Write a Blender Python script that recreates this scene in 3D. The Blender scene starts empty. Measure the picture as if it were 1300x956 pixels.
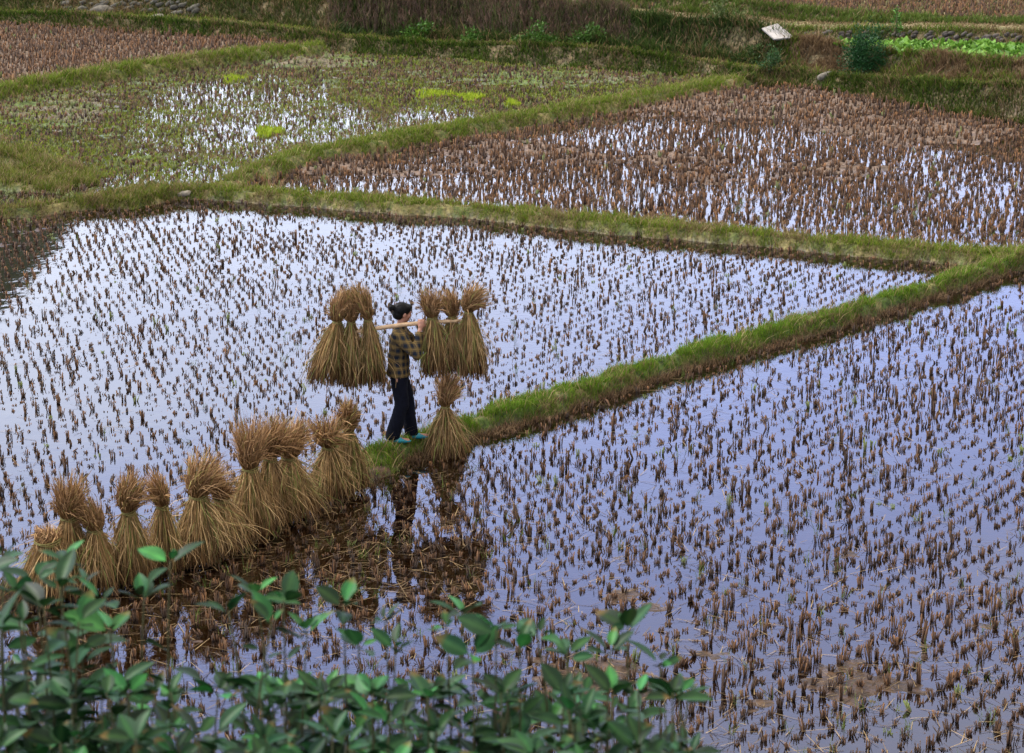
import bpy, math, random
import numpy as np
from mathutils import Vector, Matrix
R = math.radians
rs = np.random.RandomState(7)
random.seed(7)
sc = bpy.context.scene
col = sc.collection

# ------------------------------------------------------------------ camera model (used to survey the place from the photograph)
FPX, CX, CY, TH, HC = 2900.0, 650.0, 478.0, R(15.0), 8.0
CT, ST = math.cos(TH), math.sin(TH)
def ray(px, py):
    a = (px-CX)/FPX; b = -(py-CY)/FPX
    return np.array([a, CT+b*ST, -ST+b*CT])
def at_z(px, py, z):
    d = ray(px, py); t = (z-HC)/d[2]
    return np.array([d[0]*t, d[1]*t, z])
def at_y(px, py, y):
    d = ray(px, py); t = y/d[1]
    return np.array([d[0]*t, y, HC+d[2]*t])
def project(P):
    x, y, z = P[..., 0], P[..., 1], P[..., 2]-HC
    dep = y*CT - z*ST; up = y*ST + z*CT
    dep = np.maximum(dep, .01)
    return CX+FPX*x/dep, CY-FPX*up/dep

# ------------------------------------------------------------------ noise
def vnoise(x, y, seed=0):
    xi = np.floor(x).astype(np.int64); yi = np.floor(y).astype(np.int64)
    xf = x-xi; yf = y-yi
    u = xf*xf*(3-2*xf); v = yf*yf*(3-2*yf)
    def h(a, b):
        n = (a*374761393 + b*668265263 + seed*974634777) & 0xffffffff
        n = ((n ^ (n >> 13))*1274126177) & 0xffffffff
        n = n ^ (n >> 16)
        return (n & 0xffff)/65535.0
    return (h(xi, yi)*(1-u)+h(xi+1, yi)*u)*(1-v) + (h(xi, yi+1)*(1-u)+h(xi+1, yi+1)*u)*v
def fbm(x, y, seed=0, oct=4):
    s = np.zeros_like(x, dtype=float); a = .5; n = 0
    for k in range(oct):
        s += a*vnoise(x, y, seed+k*17); n += a
        x = x*2.03+5.1; y = y*2.03+1.7; a *= .5
    return s/n
def sstep(a, b, x):
    t = np.clip((x-a)/(b-a), 0, 1); return t*t*(3-2*t)

# ------------------------------------------------------------------ survey of the fields
LV = dict(R=-.04, L=0.0, B=.10, C=.20, D=.35)          # water / mud levels
def line(pts, z):
    return np.array([at_z(px, py, z) for px, py in pts])
B1 = line([(1420,283),(1300,322),(1240,343),(1180,362),(1100,388),(1020,409),(950,429),(880,447),(800,473),(750,489),(700,505),(650,521),(600,535),(540,553),(480,576),
           (430,598),(380,624),(320,646),(255,675),(200,694),(150,709),(90,724),(30,735),(-60,755),(-300,820)], .1)
B2 = line([(-350,256),(-120,272),(0,264),(70,258),(140,248),(200,241),(260,240),(350,245),(450,252),(560,261),(650,268),(800,283),(900,292),(1000,301),(1100,310),(1200,318),(1300,323),(1500,330)], .15)
B2b = line([(-300,215),(0,224),(50,230),(110,236),(150,238)], .3)
B2c = line([(-300,190),(0,200),(60,207),(110,219),(150,226),(180,229)], .38)
B3 = line([(258,229),(300,216),(400,192),(500,173),(600,157),(700,141),(800,124),(860,114),(900,106),(960,98)], .3)
B4 = line([(-300,165),(-150,140),(0,112),(60,101),(150,87),(250,74),(330,65),(400,58)], .45)
def yof(poly, x, lo=None, hi=None):
    p = poly[np.argsort(poly[:, 0])]
    r = np.interp(x, p[:, 0], p[:, 1])
    return r
def y1(x): 
    p = B1[np.argsort(B1[:,0])]
    r = np.interp(x, p[:,0], p[:,1])
    return r + np.where(x < p[0,0], (x-p[0,0])*.2, 0) + np.where(x > p[-1,0], (x-p[-1,0])*.9, 0)
def y2(x): return yof(B2, x)
PXS = np.array([-500,-200,0,100,200,300,390,430,582,654,755,882,950,1000,1060,1099,1206,1300,1500,1800], float)
def pi(pairs):
    a = np.array(pairs, float); return np.interp(PXS, a[:,0], a[:,1])
foot = pi([(-500,20),(0,31),(100,38),(200,44),(300,50),(390,57),(430,67),(582,74),(654,81),(755,87),(882,94),(950,106),(1000,110),(1099,125),(1206,142),(1300,156),(1500,180)])
crest = pi([(-500,4),(0,17),(100,20),(200,27),(300,33),(390,42),(430,48),(582,59),(654,57),(755,62),(882,77),(950,91),(1000,90),(1099,103),(1206,109),(1300,110),(1500,125)])
foot2 = pi([(-500,5),(0,14),(200,19),(350,28),(430,43),(582,51),(654,52),(755,56),(850,68),(950,80),(1000,84),(1099,94),(1206,103),(1300,104),(1500,118)])
crest2 = pi([(-500,-6),(0,0),(200,-1),(400,4),(582,14),(700,19),(800,24),(850,29),(950,33),(1000,50),(1063,60),(1099,66),(1206,76),(1300,84),(1500,100)])
foot3 = pi([(-500,-9),(0,-3),(200,-4),(400,1),(582,9),(700,13),(800,18),(850,22),(950,26),(990,42),(1010,52),(1063,54),(1200,56),(1300,59),(1500,64)])
crest3 = pi([(-500,-11),(0,-5),(200,-6),(400,-2),(582,6),(700,10),(800,15),(850,19),(950,22),(990,37),(1063,39),(1200,40),(1300,43),(1500,50)])
foot4 = pi([(-500,-19),(0,-13),(400,-10),(582,-3),(700,2),(800,7),(860,14),(950,24),(1063,28),(1200,28),(1300,30),(1500,36)])
crest4 = pi([(-500,-22),(0,-17),(400,-14),(582,-8),(700,-5),(800,-3),(860,-1),(950,5),(1063,18),(1130,26),(1200,27),(1300,29),(1500,35)])
zb0 = np.where(PXS < 410, LV['D'], np.where(PXS < 955, LV['C'], LV['B']))
def mk():
    out = []
    F = np.array([at_z(p, q, z) for p, q, z in zip(PXS, foot, zb0)]); out.append(F)
    C1 = np.array([at_y(p, q, f[1]+.3) for p, q, f in zip(PXS, crest, F)]); out.append(C1)
    F2 = np.array([at_z(p, q, c[2]-.04) for p, q, c in zip(PXS, foot2, C1)])
    F2[:,1] = np.maximum(F2[:,1], C1[:,1]+.6); out.append(F2)
    C2 = np.array([at_y(p, q, f[1]+.45) for p, q, f in zip(PXS, crest2, F2)]); out.append(C2)
    F3 = np.array([at_z(p, q, c[2]+.0) for p, q, c in zip(PXS, foot3, C2)])
    F3[:,1] = np.maximum(F3[:,1], C2[:,1]+.5); out.append(F3)
    C3 = np.array([at_y(p, q, f[1]+.3) for p, q, f in zip(PXS, crest3, F3)]); out.append(C3)
    F4 = np.array([at_z(p, q, c[2]+.0) for p, q, c in zip(PXS, foot4, C3)])
    F4[:,1] = np.maximum(F4[:,1], C3[:,1]+.5); out.append(F4)
    C4 = np.array([at_y(p, q, f[1]+.4) for p, q, f in zip(PXS, crest4, F4)]); out.append(C4)
    return out
BR = mk()
def brk(k, x):
    b = BR[k]; o = np.argsort(b[:,0])
    return np.interp(x, b[o,0], b[o,1]), np.interp(x, b[o,0], b[o,2])
def y0f(x): return brk(0, x)[0]
def y3(x):
    p = B3; r = np.interp(x, p[:,0], p[:,1])
    r = np.where(x < p[0,0], y2(x), r)
    return np.where(x > p[-1,0], y0f(x)+.01, r)
def y4(x):
    r = np.interp(x, B4[:,0], B4[:,1])
    return np.where(x > B4[-1,0], y0f(x)+.01, r)
def region(x, y):                                         # 0 R, 1 L, 2 B, 3 C, 4 D, 5 beyond
    r = np.zeros(x.shape, int)
    r[y > y1(x)] = 1
    m = (y > y2(x)) & (y > y1(x)); r[m] = 2
    r[m & (y > y3(x))] = 3
    r[m & (y > y3(x)) & (y > y4(x))] = 4
    r[y > y0f(x)] = 5
    return r
LVA = np.array([LV['R'], LV['L'], LV['B'], LV['C'], LV['D'], 0])
def pdist(poly, x, y):
    d = np.full(x.shape, 1e9)
    for (ax, ay, _), (bx, by, _) in zip(poly[:-1], poly[1:]):
        vx, vy = bx-ax, by-ay
        t = np.clip(((x-ax)*vx+(y-ay)*vy)/(vx*vx+vy*vy), 0, 1)
        d = np.minimum(d, np.hypot(x-ax-t*vx, y-ay-t*vy))
    return d
#            poly, height above datum, half-width of top, slope width, datum, grass kind
B1a, B1b = B1[:15], B1[14:]
RIDGES = [(B1a, .14, .10, .15, 0.0, 0), (B1b, .05, .16, .18, 0.0, 4), (B2, .12, .22, .17, .05, 1), (B2b, .26, .5, .25, .15, 2), (B2c, .34, .45, .22, .2, 2), (B3, .17, .22, .32, .16, 3), (B4, .17, .2, .3, .3, 3)]
BLOBS = [  # emergent mud: px, py, rx, ry (pixels of the photograph), rise
    (1000,868,420,62,.030,0),(1250,810,120,40,.03,0),(800,760,120,24,.03,0),(900,612,130,24,.012,0),(1130,700,150,30,.015,0),(1000,490,200,14,.0,0),(700,850,120,40,.03,0),
    (430,700,190,55,.012,0),(520,650,60,50,.006,0),(600,700,60,40,.012,0),(180,800,200,50,.012,0),(1250,450,90,12,.02,0),
    (960,130,260,28,.075,2),(800,200,180,16,.05,2),(640,190,120,18,.05,2),(560,215,160,14,.03,2),(1150,165,170,26,.07,2),(1060,215,120,16,.05,2),(900,225,90,14,.045,2),(430,212,90,16,.05,2),
    (390,78,110,9,.1,3),(60,140,120,30,.06,3),(150,175,170,30,.022,3),(500,100,260,24,.025,3),(200,110,200,18,.028,3),(180,205,80,12,.05,3),(720,100,150,14,.05,3),
    (40,262,60,14,.1,1),(25,300,60,30,.02,1)]
BLW = []
for (px, py, rx, ry, dz, rg) in BLOBS:
    c = at_z(px, py, LVA[rg]); a = at_z(px+rx, py, LVA[rg]); b = at_z(px, py-ry, LVA[rg]); e = at_z(px, py+ry, LVA[rg])
    BLW.append((c[0], c[1], a[0]-c[0], (b[1]-e[1])/2, dz, rg))
def ground(x, y, full=False):
    x = np.asarray(x, float); y = np.asarray(y, float)
    rg = region(x, y)
    z = LVA[rg]-.042 + .055*(fbm(x*1.3, y*1.3, 3)-.5) + .05*(fbm(x*5, y*5, 9, 3)-.5) + .03*(fbm(x*9, y*14, 13, 2)-.5)
    rag = np.clip(-.9+3.9*fbm(x*2.6, y*2.6, 15, 3), 0, 2.2)
    z = z + np.where(rg == 2, .006, 0) + np.where(rg == 3, .004, 0)
    for (cx, cy, rx, ry, dz, r_) in BLW:
        q = np.hypot((x-cx)/rx, (y-cy)/ry)
        z = z + np.where(rg == r_, dz*(1-sstep(.3, 1.1, q))*rag, 0)
    z = np.where(rg == 4, z+.06, z)
    # banks at the back
    f = (y > y0f(x)-.01)
    zb = np.interp(x, BR[0][:,0], BR[0][:,2])
    zz = zb.copy(); prev, pz = brk(0, x)
    nb = .16*(fbm(x*.9, y*.1, 21)-.5)*2
    bank = np.zeros_like(x)
    for k in range(1, len(BR)):
        yk, zk = brk(k, x)
        yk = np.maximum(yk, prev+.12)
        t = np.clip((y-prev)/(yk-prev), 0, 1)
        if k in (1, 3, 5, 7):
            t = sstep(0, 1, t); bank = np.maximum(bank, np.where((y > prev-.35) & (y < yk+.45), k, 0))
        zz = zz + (zk-pz)*t
        prev, pz = yk, zk
    zz = zz + .06*(fbm(x*2, y*2, 5)-.5) + .02*(fbm(x*8, y*8, 6, 2)-.5)
    z = np.where(f, zz, z)
    # the bund ridges
    kind = np.full(x.shape, -1); cover = np.zeros_like(x)
    wob = .14*(fbm(x*1.1, y*1.1, 31)-.5)*2 + .09*(fbm(x*3.7, y*3.7, 33, 2)-.5)*2
    for poly, h, wt, ws, dat, kd in RIDGES:
        d = pdist(poly, x, y) + wob
        t = 1-sstep(wt, wt+ws, d)
        tp = 1-.72*sstep(-10.5, -7.6, x) if kd == 2 else 1.
        if poly is B3: tp = .35+.65*sstep(B3[0,0]-.2, B3[0,0]+1.6, x)
        zr = dat*tp-.1 + (h*tp+.1)*t + .05*(fbm(x*2.3, y*2.3, 41)-.5)*t
        up = (t > .02) & (zr > z)
        z = np.where(up, zr, z)
        cv = np.where(up, t, 0)
        kind = np.where(cv > cover, kd, kind); cover = np.maximum(cover, cv)
    # the hillside under the camera
    hz = np.interp(y, [-200, -60, -3, 2, 6, 12, 16.2, 17.2], [40, 18, 6.6, 6.0, 4.5, 1.9, .1, -1.]) + .25*(fbm(x*.6, y*.6, 51)-.5)
    hill = (hz > z) & (y < 17.3)
    z = np.where(hill, hz, z)
    if full: return z, rg, kind, cover, bank, hill, f
    return z

# ------------------------------------------------------------------ mesh helpers
def nodes_mat(name):
    m = bpy.data.materials.new(name); m.use_nodes = True
    nt = m.node_tree; return m, nt, nt.nodes, nt.links, nt.nodes['Principled BSDF']
def vc_mat(name, rough=.75, spec=.3, noise_scale=30., noise_amt=.35, bump=0., transl=0., wet=False):
    """colour from the mesh's own colour attribute, broken up by noise"""
    m, nt, N, L, P = nodes_mat(name)
    a = N.new('ShaderNodeAttribute'); a.attribute_name = 'Col'
    tc = N.new('ShaderNodeTexCoord')
    n = N.new('ShaderNodeTexNoise'); n.inputs['Scale'].default_value = noise_scale; n.inputs['Detail'].default_value = 4
    L.new(tc.outputs['Object'], n.inputs['Vector'])
    mr = N.new('ShaderNodeMapRange'); mr.inputs['From Min'].default_value = .3; mr.inputs['From Max'].default_value = .7
    mr.inputs['To Min'].default_value = 1-noise_amt; mr.inputs['To Max'].default_value = 1+noise_amt
    L.new(n.outputs['Fac'], mr.inputs['Value'])
    mx = N.new('ShaderNodeVectorMath'); mx.operation = 'SCALE'
    L.new(a.outputs['Color'], mx.inputs[0]); L.new(mr.outputs['Result'], mx.inputs['Scale'])
    L.new(mx.outputs['Vector'], P.inputs['Base Color'])
    P.inputs['Roughness'].default_value = rough; P.inputs['Specular IOR Level'].default_value = spec
    if wet:
        w = N.new('ShaderNodeAttribute'); w.attribute_name = 'Wet'
        r2 = N.new('ShaderNodeMapRange'); r2.inputs['To Min'].default_value = .9; r2.inputs['To Max'].default_value = .33
        L.new(w.outputs['Fac'], r2.inputs['Value']); L.new(r2.outputs['Result'], P.inputs['Roughness'])
    if bump:
        b = N.new('ShaderNodeBump'); b.inputs['Strength'].default_value = bump; b.inputs['Distance'].default_value = .04
        L.new(n.outputs['Fac'], b.inputs['Height']); L.new(b.outputs['Normal'], P.inputs['Normal'])
    if transl:
        t = N.new('ShaderNodeBsdfTranslucent'); L.new(mx.outputs['Vector'], t.inputs['Color'])
        ms = N.new('ShaderNodeMixShader'); ms.inputs[0].default_value = transl
        L.new(P.outputs[0], ms.inputs[1]); L.new(t.outputs[0], ms.inputs[2])
        L.new(ms.outputs[0], N['Material Output'].inputs['Surface'])
    return m
def solid(name, c, rough=.6, spec=.4, ns=20., na=.15):
    m, nt, N, L, P = nodes_mat(name)
    tc = N.new('ShaderNodeTexCoord'); n = N.new('ShaderNodeTexNoise'); n.inputs['Scale'].default_value = ns; n.inputs['Detail'].default_value = 5
    L.new(tc.outputs['Object'], n.inputs['Vector'])
    r = N.new('ShaderNodeValToRGB'); r.color_ramp.elements[0].position = .3; r.color_ramp.elements[1].position = .7
    r.color_ramp.elements[0].color = (*[v*(1-na) for v in c], 1); r.color_ramp.elements[1].color = (*[v*(1+na) for v in c], 1)
    L.new(n.outputs['Fac'], r.inputs[0]); L.new(r.outputs[0], P.inputs['Base Color'])
    P.inputs['Roughness'].default_value = rough; P.inputs['Specular IOR Level'].default_value = spec
    return m
def mesh_np(name, V, F, C=None, mat=None, smooth=False):
    """V (n,3), F (m,k) of constant k, C (n,3)"""
    me = bpy.data.meshes.new(name)
    V = np.ascontiguousarray(V, np.float32); F = np.ascontiguousarray(F, np.int32)
    m, k = F.shape
    me.vertices.add(len(V)); me.vertices.foreach_set('co', V.ravel())
    me.loops.add(m*k); me.loops.foreach_set('vertex_index', F.ravel())
    me.polygons.add(m); me.polygons.foreach_set('loop_start', np.arange(0, m*k, k, dtype=np.int32))
    me.update(calc_edges=True)
    if smooth: me.polygons.foreach_set('use_smooth', np.ones(m, bool))
    if C is not None:
        at = me.color_attributes.new('Col', 'FLOAT_COLOR', 'POINT')
        c4 = np.ones((len(V), 4), np.float32); c4[:, :3] = C
        at.data.foreach_set('color', c4.ravel())
    if mat: me.materials.append(mat)
    return me
def obj(name, me, parent=None, **props):
    o = bpy.data.objects.new(name, me); col.objects.link(o)
    if parent is not None: o.parent = parent
    for k, v in props.items():
        if v is not None: o[k] = v
    return o
def empty(name, loc, label, cat, group=None, rz=0.):
    o = bpy.data.objects.new(name, None); col.objects.link(o); o.location = loc; o.rotation_euler = (0, 0, rz)
    o.empty_display_size = .1
    o['label'] = label; o['category'] = cat
    if group: o['group'] = group
    return o

def blades(P, h, w, lean, c0, c1, az=None):
    """grass blades: five vertices each"""
    n = len(P)
    az = rs.uniform(0, 2*np.pi, n) if az is None else az
    fa = rs.uniform(0, 2*np.pi, n)
    dx, dy = np.cos(az)*lean*h, np.sin(az)*lean*h
    wx, wy = np.cos(fa)*w/2, np.sin(fa)*w/2
    V = np.empty((n, 5, 3)); hh = h*np.sqrt(np.maximum(1-lean**2*.5, .2))
    V[:,0] = P - np.c_[wx, wy, 0*wx]; V[:,1] = P + np.c_[wx, wy, 0*wx]
    M = P + np.c_[dx*.35, dy*.35, hh*.6]
    V[:,2] = M - np.c_[wx, wy, 0*wx]*.8; V[:,3] = M + np.c_[wx, wy, 0*wx]*.8
    V[:,4] = P + np.c_[dx, dy, hh]
    i = np.arange(n)[:, None]*5
    F = np.concatenate([i+np.array([0,1,3]), i+np.array([0,3,2]), i+np.array([2,3,4])])
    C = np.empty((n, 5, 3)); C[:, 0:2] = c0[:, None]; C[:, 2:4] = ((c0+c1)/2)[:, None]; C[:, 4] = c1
    return V.reshape(-1, 3), F, C.reshape(-1, 3)
def merge(parts):
    Vs, Fs, Cs, o = [], [], [], 0
    for V, F, C in parts:
        Vs.append(V); Fs.append(F+o); Cs.append(C); o += len(V)
    return np.concatenate(Vs), np.concatenate(Fs), np.concatenate(Cs)
def mixc(a, b, t): return np.asarray(a)*(1-t)[:, None] + np.asarray(b)*t[:, None]
def inview(P, mx=260, top=-60, bot=1000):
    px, py = project(P); return (px > -mx) & (px < 1300+mx) & (py > top) & (py < bot)

# ------------------------------------------------------------------ materials
M_ground = vc_mat('earth_and_mud', .85, .35, 13., .6, 1., wet=True)
M_grass = vc_mat('grass_blades', .7, .25, 6., .25, transl=.25)
M_straw = vc_mat('rice_straw', .75, .25, 14., .25, transl=.12)
M_stub = vc_mat('cut_rice_stems', .6, .35, 25., .3)
M_leaf = vc_mat('waxy_leaves', .45, .17, 30., .2, transl=.10)
M_rock = vc_mat('field_stone', .85, .3, 12., .4, .6)

def water_mat():
    m, nt, N, L, P = nodes_mat('paddy_water')
    N.remove(P)
    tc = N.new('ShaderNodeTexCoord')
    mp = N.new('ShaderNodeMapping'); mp.inputs['Scale'].default_value = (1, .8, 1); L.new(tc.outputs['Object'], mp.inputs[0])
    n1 = N.new('ShaderNodeTexNoise'); n1.inputs['Scale'].default_value = 2.2; n1.inputs['Detail'].default_value = 3
    n2 = N.new('ShaderNodeTexNoise'); n2.inputs['Scale'].default_value = 14; n2.inputs['Detail'].default_value = 2
    L.new(mp.outputs[0], n1.inputs[0]); L.new(mp.outputs[0], n2.inputs[0])
    ad = N.new('ShaderNodeMath'); ad.operation = 'MULTIPLY_ADD'; ad.inputs[1].default_value = .12
    L.new(n2.outputs['Fac'], ad.inputs[0]); L.new(n1.outputs['Fac'], ad.inputs[2])
    b = N.new('ShaderNodeBump'); b.inputs['Strength'].default_value = .10; b.inputs['Distance'].default_value = .02
    L.new(ad.outputs[0], b.inputs['Height'])
    fr = N.new('ShaderNodeFresnel'); fr.inputs['IOR'].default_value = 1.65; L.new(b.outputs[0], fr.inputs['Normal'])
    g = N.new('ShaderNodeBsdfGlossy'); g.inputs['Roughness'].default_value = .015; g.inputs['Color'].default_value = (.98, .98, 1, 1); L.new(b.outputs[0], g.inputs['Normal'])
    t = N.new('ShaderNodeBsdfTransparent'); t.inputs['Color'].default_value = (.62, .5, .38, 1)
    ms = N.new('ShaderNodeMixShader'); L.new(fr.outputs[0], ms.inputs[0]); L.new(t.outputs[0], ms.inputs[1]); L.new(g.outputs[0], ms.inputs[2])
    L.new(ms.outputs[0], N['Material Output'].inputs['Surface'])
    return m
M_water = water_mat()

# ------------------------------------------------------------------ ground sheet
def build_ground():
    u1 = np.arange(-.30, .3001, .0015)
    uo = np.array([.33, .37, .43, .5, .65, .85, 1.2, 1.8, 3.0])
    u = np.concatenate([-uo[::-1], u1, uo])
    ya = np.arange(-60, 14, 1.0)
    yb = [14.]
    while yb[-1] < 78: yb.append(yb[-1]*1.0019)
    yc = [yb[-1]*1.05]
    while yc[-1] < 2500: yc.append(yc[-1]*1.12)
    ys = np.concatenate([ya, yb, yc])
    U, Y = np.meshgrid(u, ys)
    X = U*np.maximum(Y, 15)
    z, rg, kind, cover, bank, hill, far = ground(X.ravel(), Y.ravel(), True)
    x, y = X.ravel(), Y.ravel()
    n1 = fbm(x*1.5, y*1.5, 61); n2 = fbm(x*6, y*6, 63, 3)
    mud = mixc((.034,.018,.009), (.070,.040,.021), np.clip(n2*1.6-.3, 0, 1))
    dry = mixc((.09,.06,.038), (.17,.12,.08), np.clip(n2*1.6-.3, 0, 1))
    C = mud.copy()
    C = np.where((rg == 4)[:, None], dry, C)
    C = np.where((rg == 2)[:, None], mixc((.09,.058,.038), (.18,.125,.09), np.clip(n2*1.5-.25, 0, 1)), C)
    grn = mixc((.07,.10,.022), (.12,.15,.03), n1)
    C = np.where((rg == 3)[:, None], mixc((.12,.10,.06), (.085,.12,.03), sstep(.42, .58, fbm(x*.8, y*1.6, 67)))*1.0, C)
    bg = mixc((.05,.08,.015), (.13,.12,.04), sstep(.45, .65, n2))
    bg2 = mixc((.07,.085,.02), (.15,.125,.045), sstep(.35, .65, n2))
    C = np.where((kind == 0)[:, None], mixc(mud, bg, sstep(.3, .6, cover)), C)
    C = np.where(((kind >= 1) & (kind < 4))[:, None], mixc(mud, bg2, sstep(.03, .3, cover)), C)
    fc = mixc((.20,.15,.075), (.13,.14,.045), sstep(.4, .6, n1))
    fb = mixc((.07,.06,.025), (.15,.11,.055), sstep(.3, .7, n2))
    C = np.where(far[:, None], np.where((bank > 0)[:, None], fb, fc), C)
    hl = mixc((.05,.06,.02), (.10,.08,.04), n1)
    C = np.where(hill[:, None], hl, C)
    wet = np.where((rg < 4) & ~far & ~hill, 1-sstep(-.01, .07, z-LVA[np.minimum(rg, 4)]), 0)
    nc = len(u); nr = len(ys)
    i = (np.arange(nr-1)[:, None]*nc + np.arange(nc-1)[None]).ravel()
    F = np.c_[i, i+1, i+nc+1, i+nc]
    me = mesh_np('ground', np.c_[x, y, z], F, C, M_ground, True)
    a = me.attributes.new('Wet', 'FLOAT', 'POINT'); a.data.foreach_set('value', wet.astype(np.float32))
    obj('ground', me, kind='structure')
build_ground()

def water(lvl, lo, hi, x0, x1, name='water'):
    xs = np.linspace(x0, x1, 260)
    a = lo(xs); b = np.maximum(hi(xs), a+.001)
    V = np.concatenate([np.c_[xs, a, 0*xs], np.c_[xs, b, 0*xs]]); n = len(xs)
    i = np.arange(n-1); F = np.c_[i, i+1, i+n+1, i+n]
    F = F[(b-a)[:-1] > .01]
    o = obj(name, mesh_np(name, V, F, None, M_water), kind='structure'); o.location.z = lvl
water(LV['R'], lambda x: 0*x+15.0, y1, -30, 30)
water(LV['L'], y1, lambda x: np.maximum(y2(x), y1(x)), -30, 11.5)
water(LV['B'], lambda x: np.maximum(y2(x), y1(x)), y3, B3[0,0], 25)
water(LV['C'], lambda x: np.maximum(y3(x), y2(x)), y4, -25, B3[-1,0])

# ------------------------------------------------------------------ hills beyond the fields (they show only as reflections)
def hills():
    az = np.linspace(-60, 60, 160)
    # skyline elevation in degrees over azimuth in degrees
    el = np.interp(az, [-60,-30,-16,-12.9,-11.2,-9.5,-8,-5,-1,4,8,12,20,60], [9,14,15.0,12.6,11.0,8.4,6.6,4.6,4.2,4.8,5.6,6.6,8,7]) + .5*(fbm(az*.5, az*0+3, 71)-.5)
    rows = np.linspace(0, 1, 24)
    A, T = np.meshgrid(R(1)*az, rows)
    E = np.interp(A.ravel()/R(1), az, el).reshape(A.shape)
    D = 260+260*T
    Hh = (520*np.tan(E*R(1))-8)*np.sin(T*np.pi/2)**1.4 + 14*(fbm(A*40, T*8, 75)-.5)*T*(1-T)*4
    V = np.c_[(D*np.sin(A)).ravel(), (D*np.cos(A)).ravel(), (Hh-1).ravel()]
    nc = len(az); i = (np.arange(len(rows)-1)[:, None]*nc+np.arange(nc-1)[None]).ravel()
    m = solid('hill_woodland', (.045,.06,.03), .9, .1, .08, .5)
    obj('hills', mesh_np('hills', V, np.c_[i, i+1, i+nc+1, i+nc], None, m, True), kind='structure')
hills()

# ------------------------------------------------------------------ rice stubble
def stub_points():
    out = []
    u = 45
    def grid(sp, ang, x0, x1, yy0, yy1, jit):
        n = int(70/sp)
        gi, gj = np.meshgrid(np.arange(-n, n), np.arange(-n, n))
        gx = (gi*sp).ravel().astype(float); gy = (gj*sp*1.06).ravel().astype(float)
        gx += .02*np.sin(gy*1.3)+.05*np.sin(gy*.31); gy += .04*np.sin(gx*.7)
        ca, sa = math.cos(R(ang)), math.sin(R(ang))
        x = gx*ca-gy*sa; y = gx*sa+gy*ca+40
        k = (x > x0) & (x < x1) & (y > yy0) & (y < yy1); x, y = x[k], y[k]
        return x+rs.normal(0, jit, len(x)), y+rs.normal(0, jit, len(x))
    for rgi, sp, ang, jit in ((0,.190,56,.014),(1,.192,60,.010),(2,.182,64,.024),(3,.19,48,.03),(4,.17,70,.03)):
        x, y = grid(sp, ang, -22, 22, 17.2, 75, jit)
        k = (np.abs(x) < .30*y) & (region(x, y) == rgi); x, y = x[k], y[k]
        z, rg, kind, cover, bank, hill, far = ground(x, y, True)
        k = (cover < .25) & ~hill & ~far & (z < LVA[rgi]+.13)
        x, y, z = x[k], y[k], z[k]
        drop = fbm(x*.9, y*.9, 80+rgi)
        keep = rs.uniform(0, 1, len(x)) < np.where(drop < .36, .7, .97)
        out.append(np.c_[x, y, np.maximum(z, LVA[rgi]-.05), np.full(len(x), rgi)][keep])
    return np.concatenate(out)
SP = stub_points()
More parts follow.
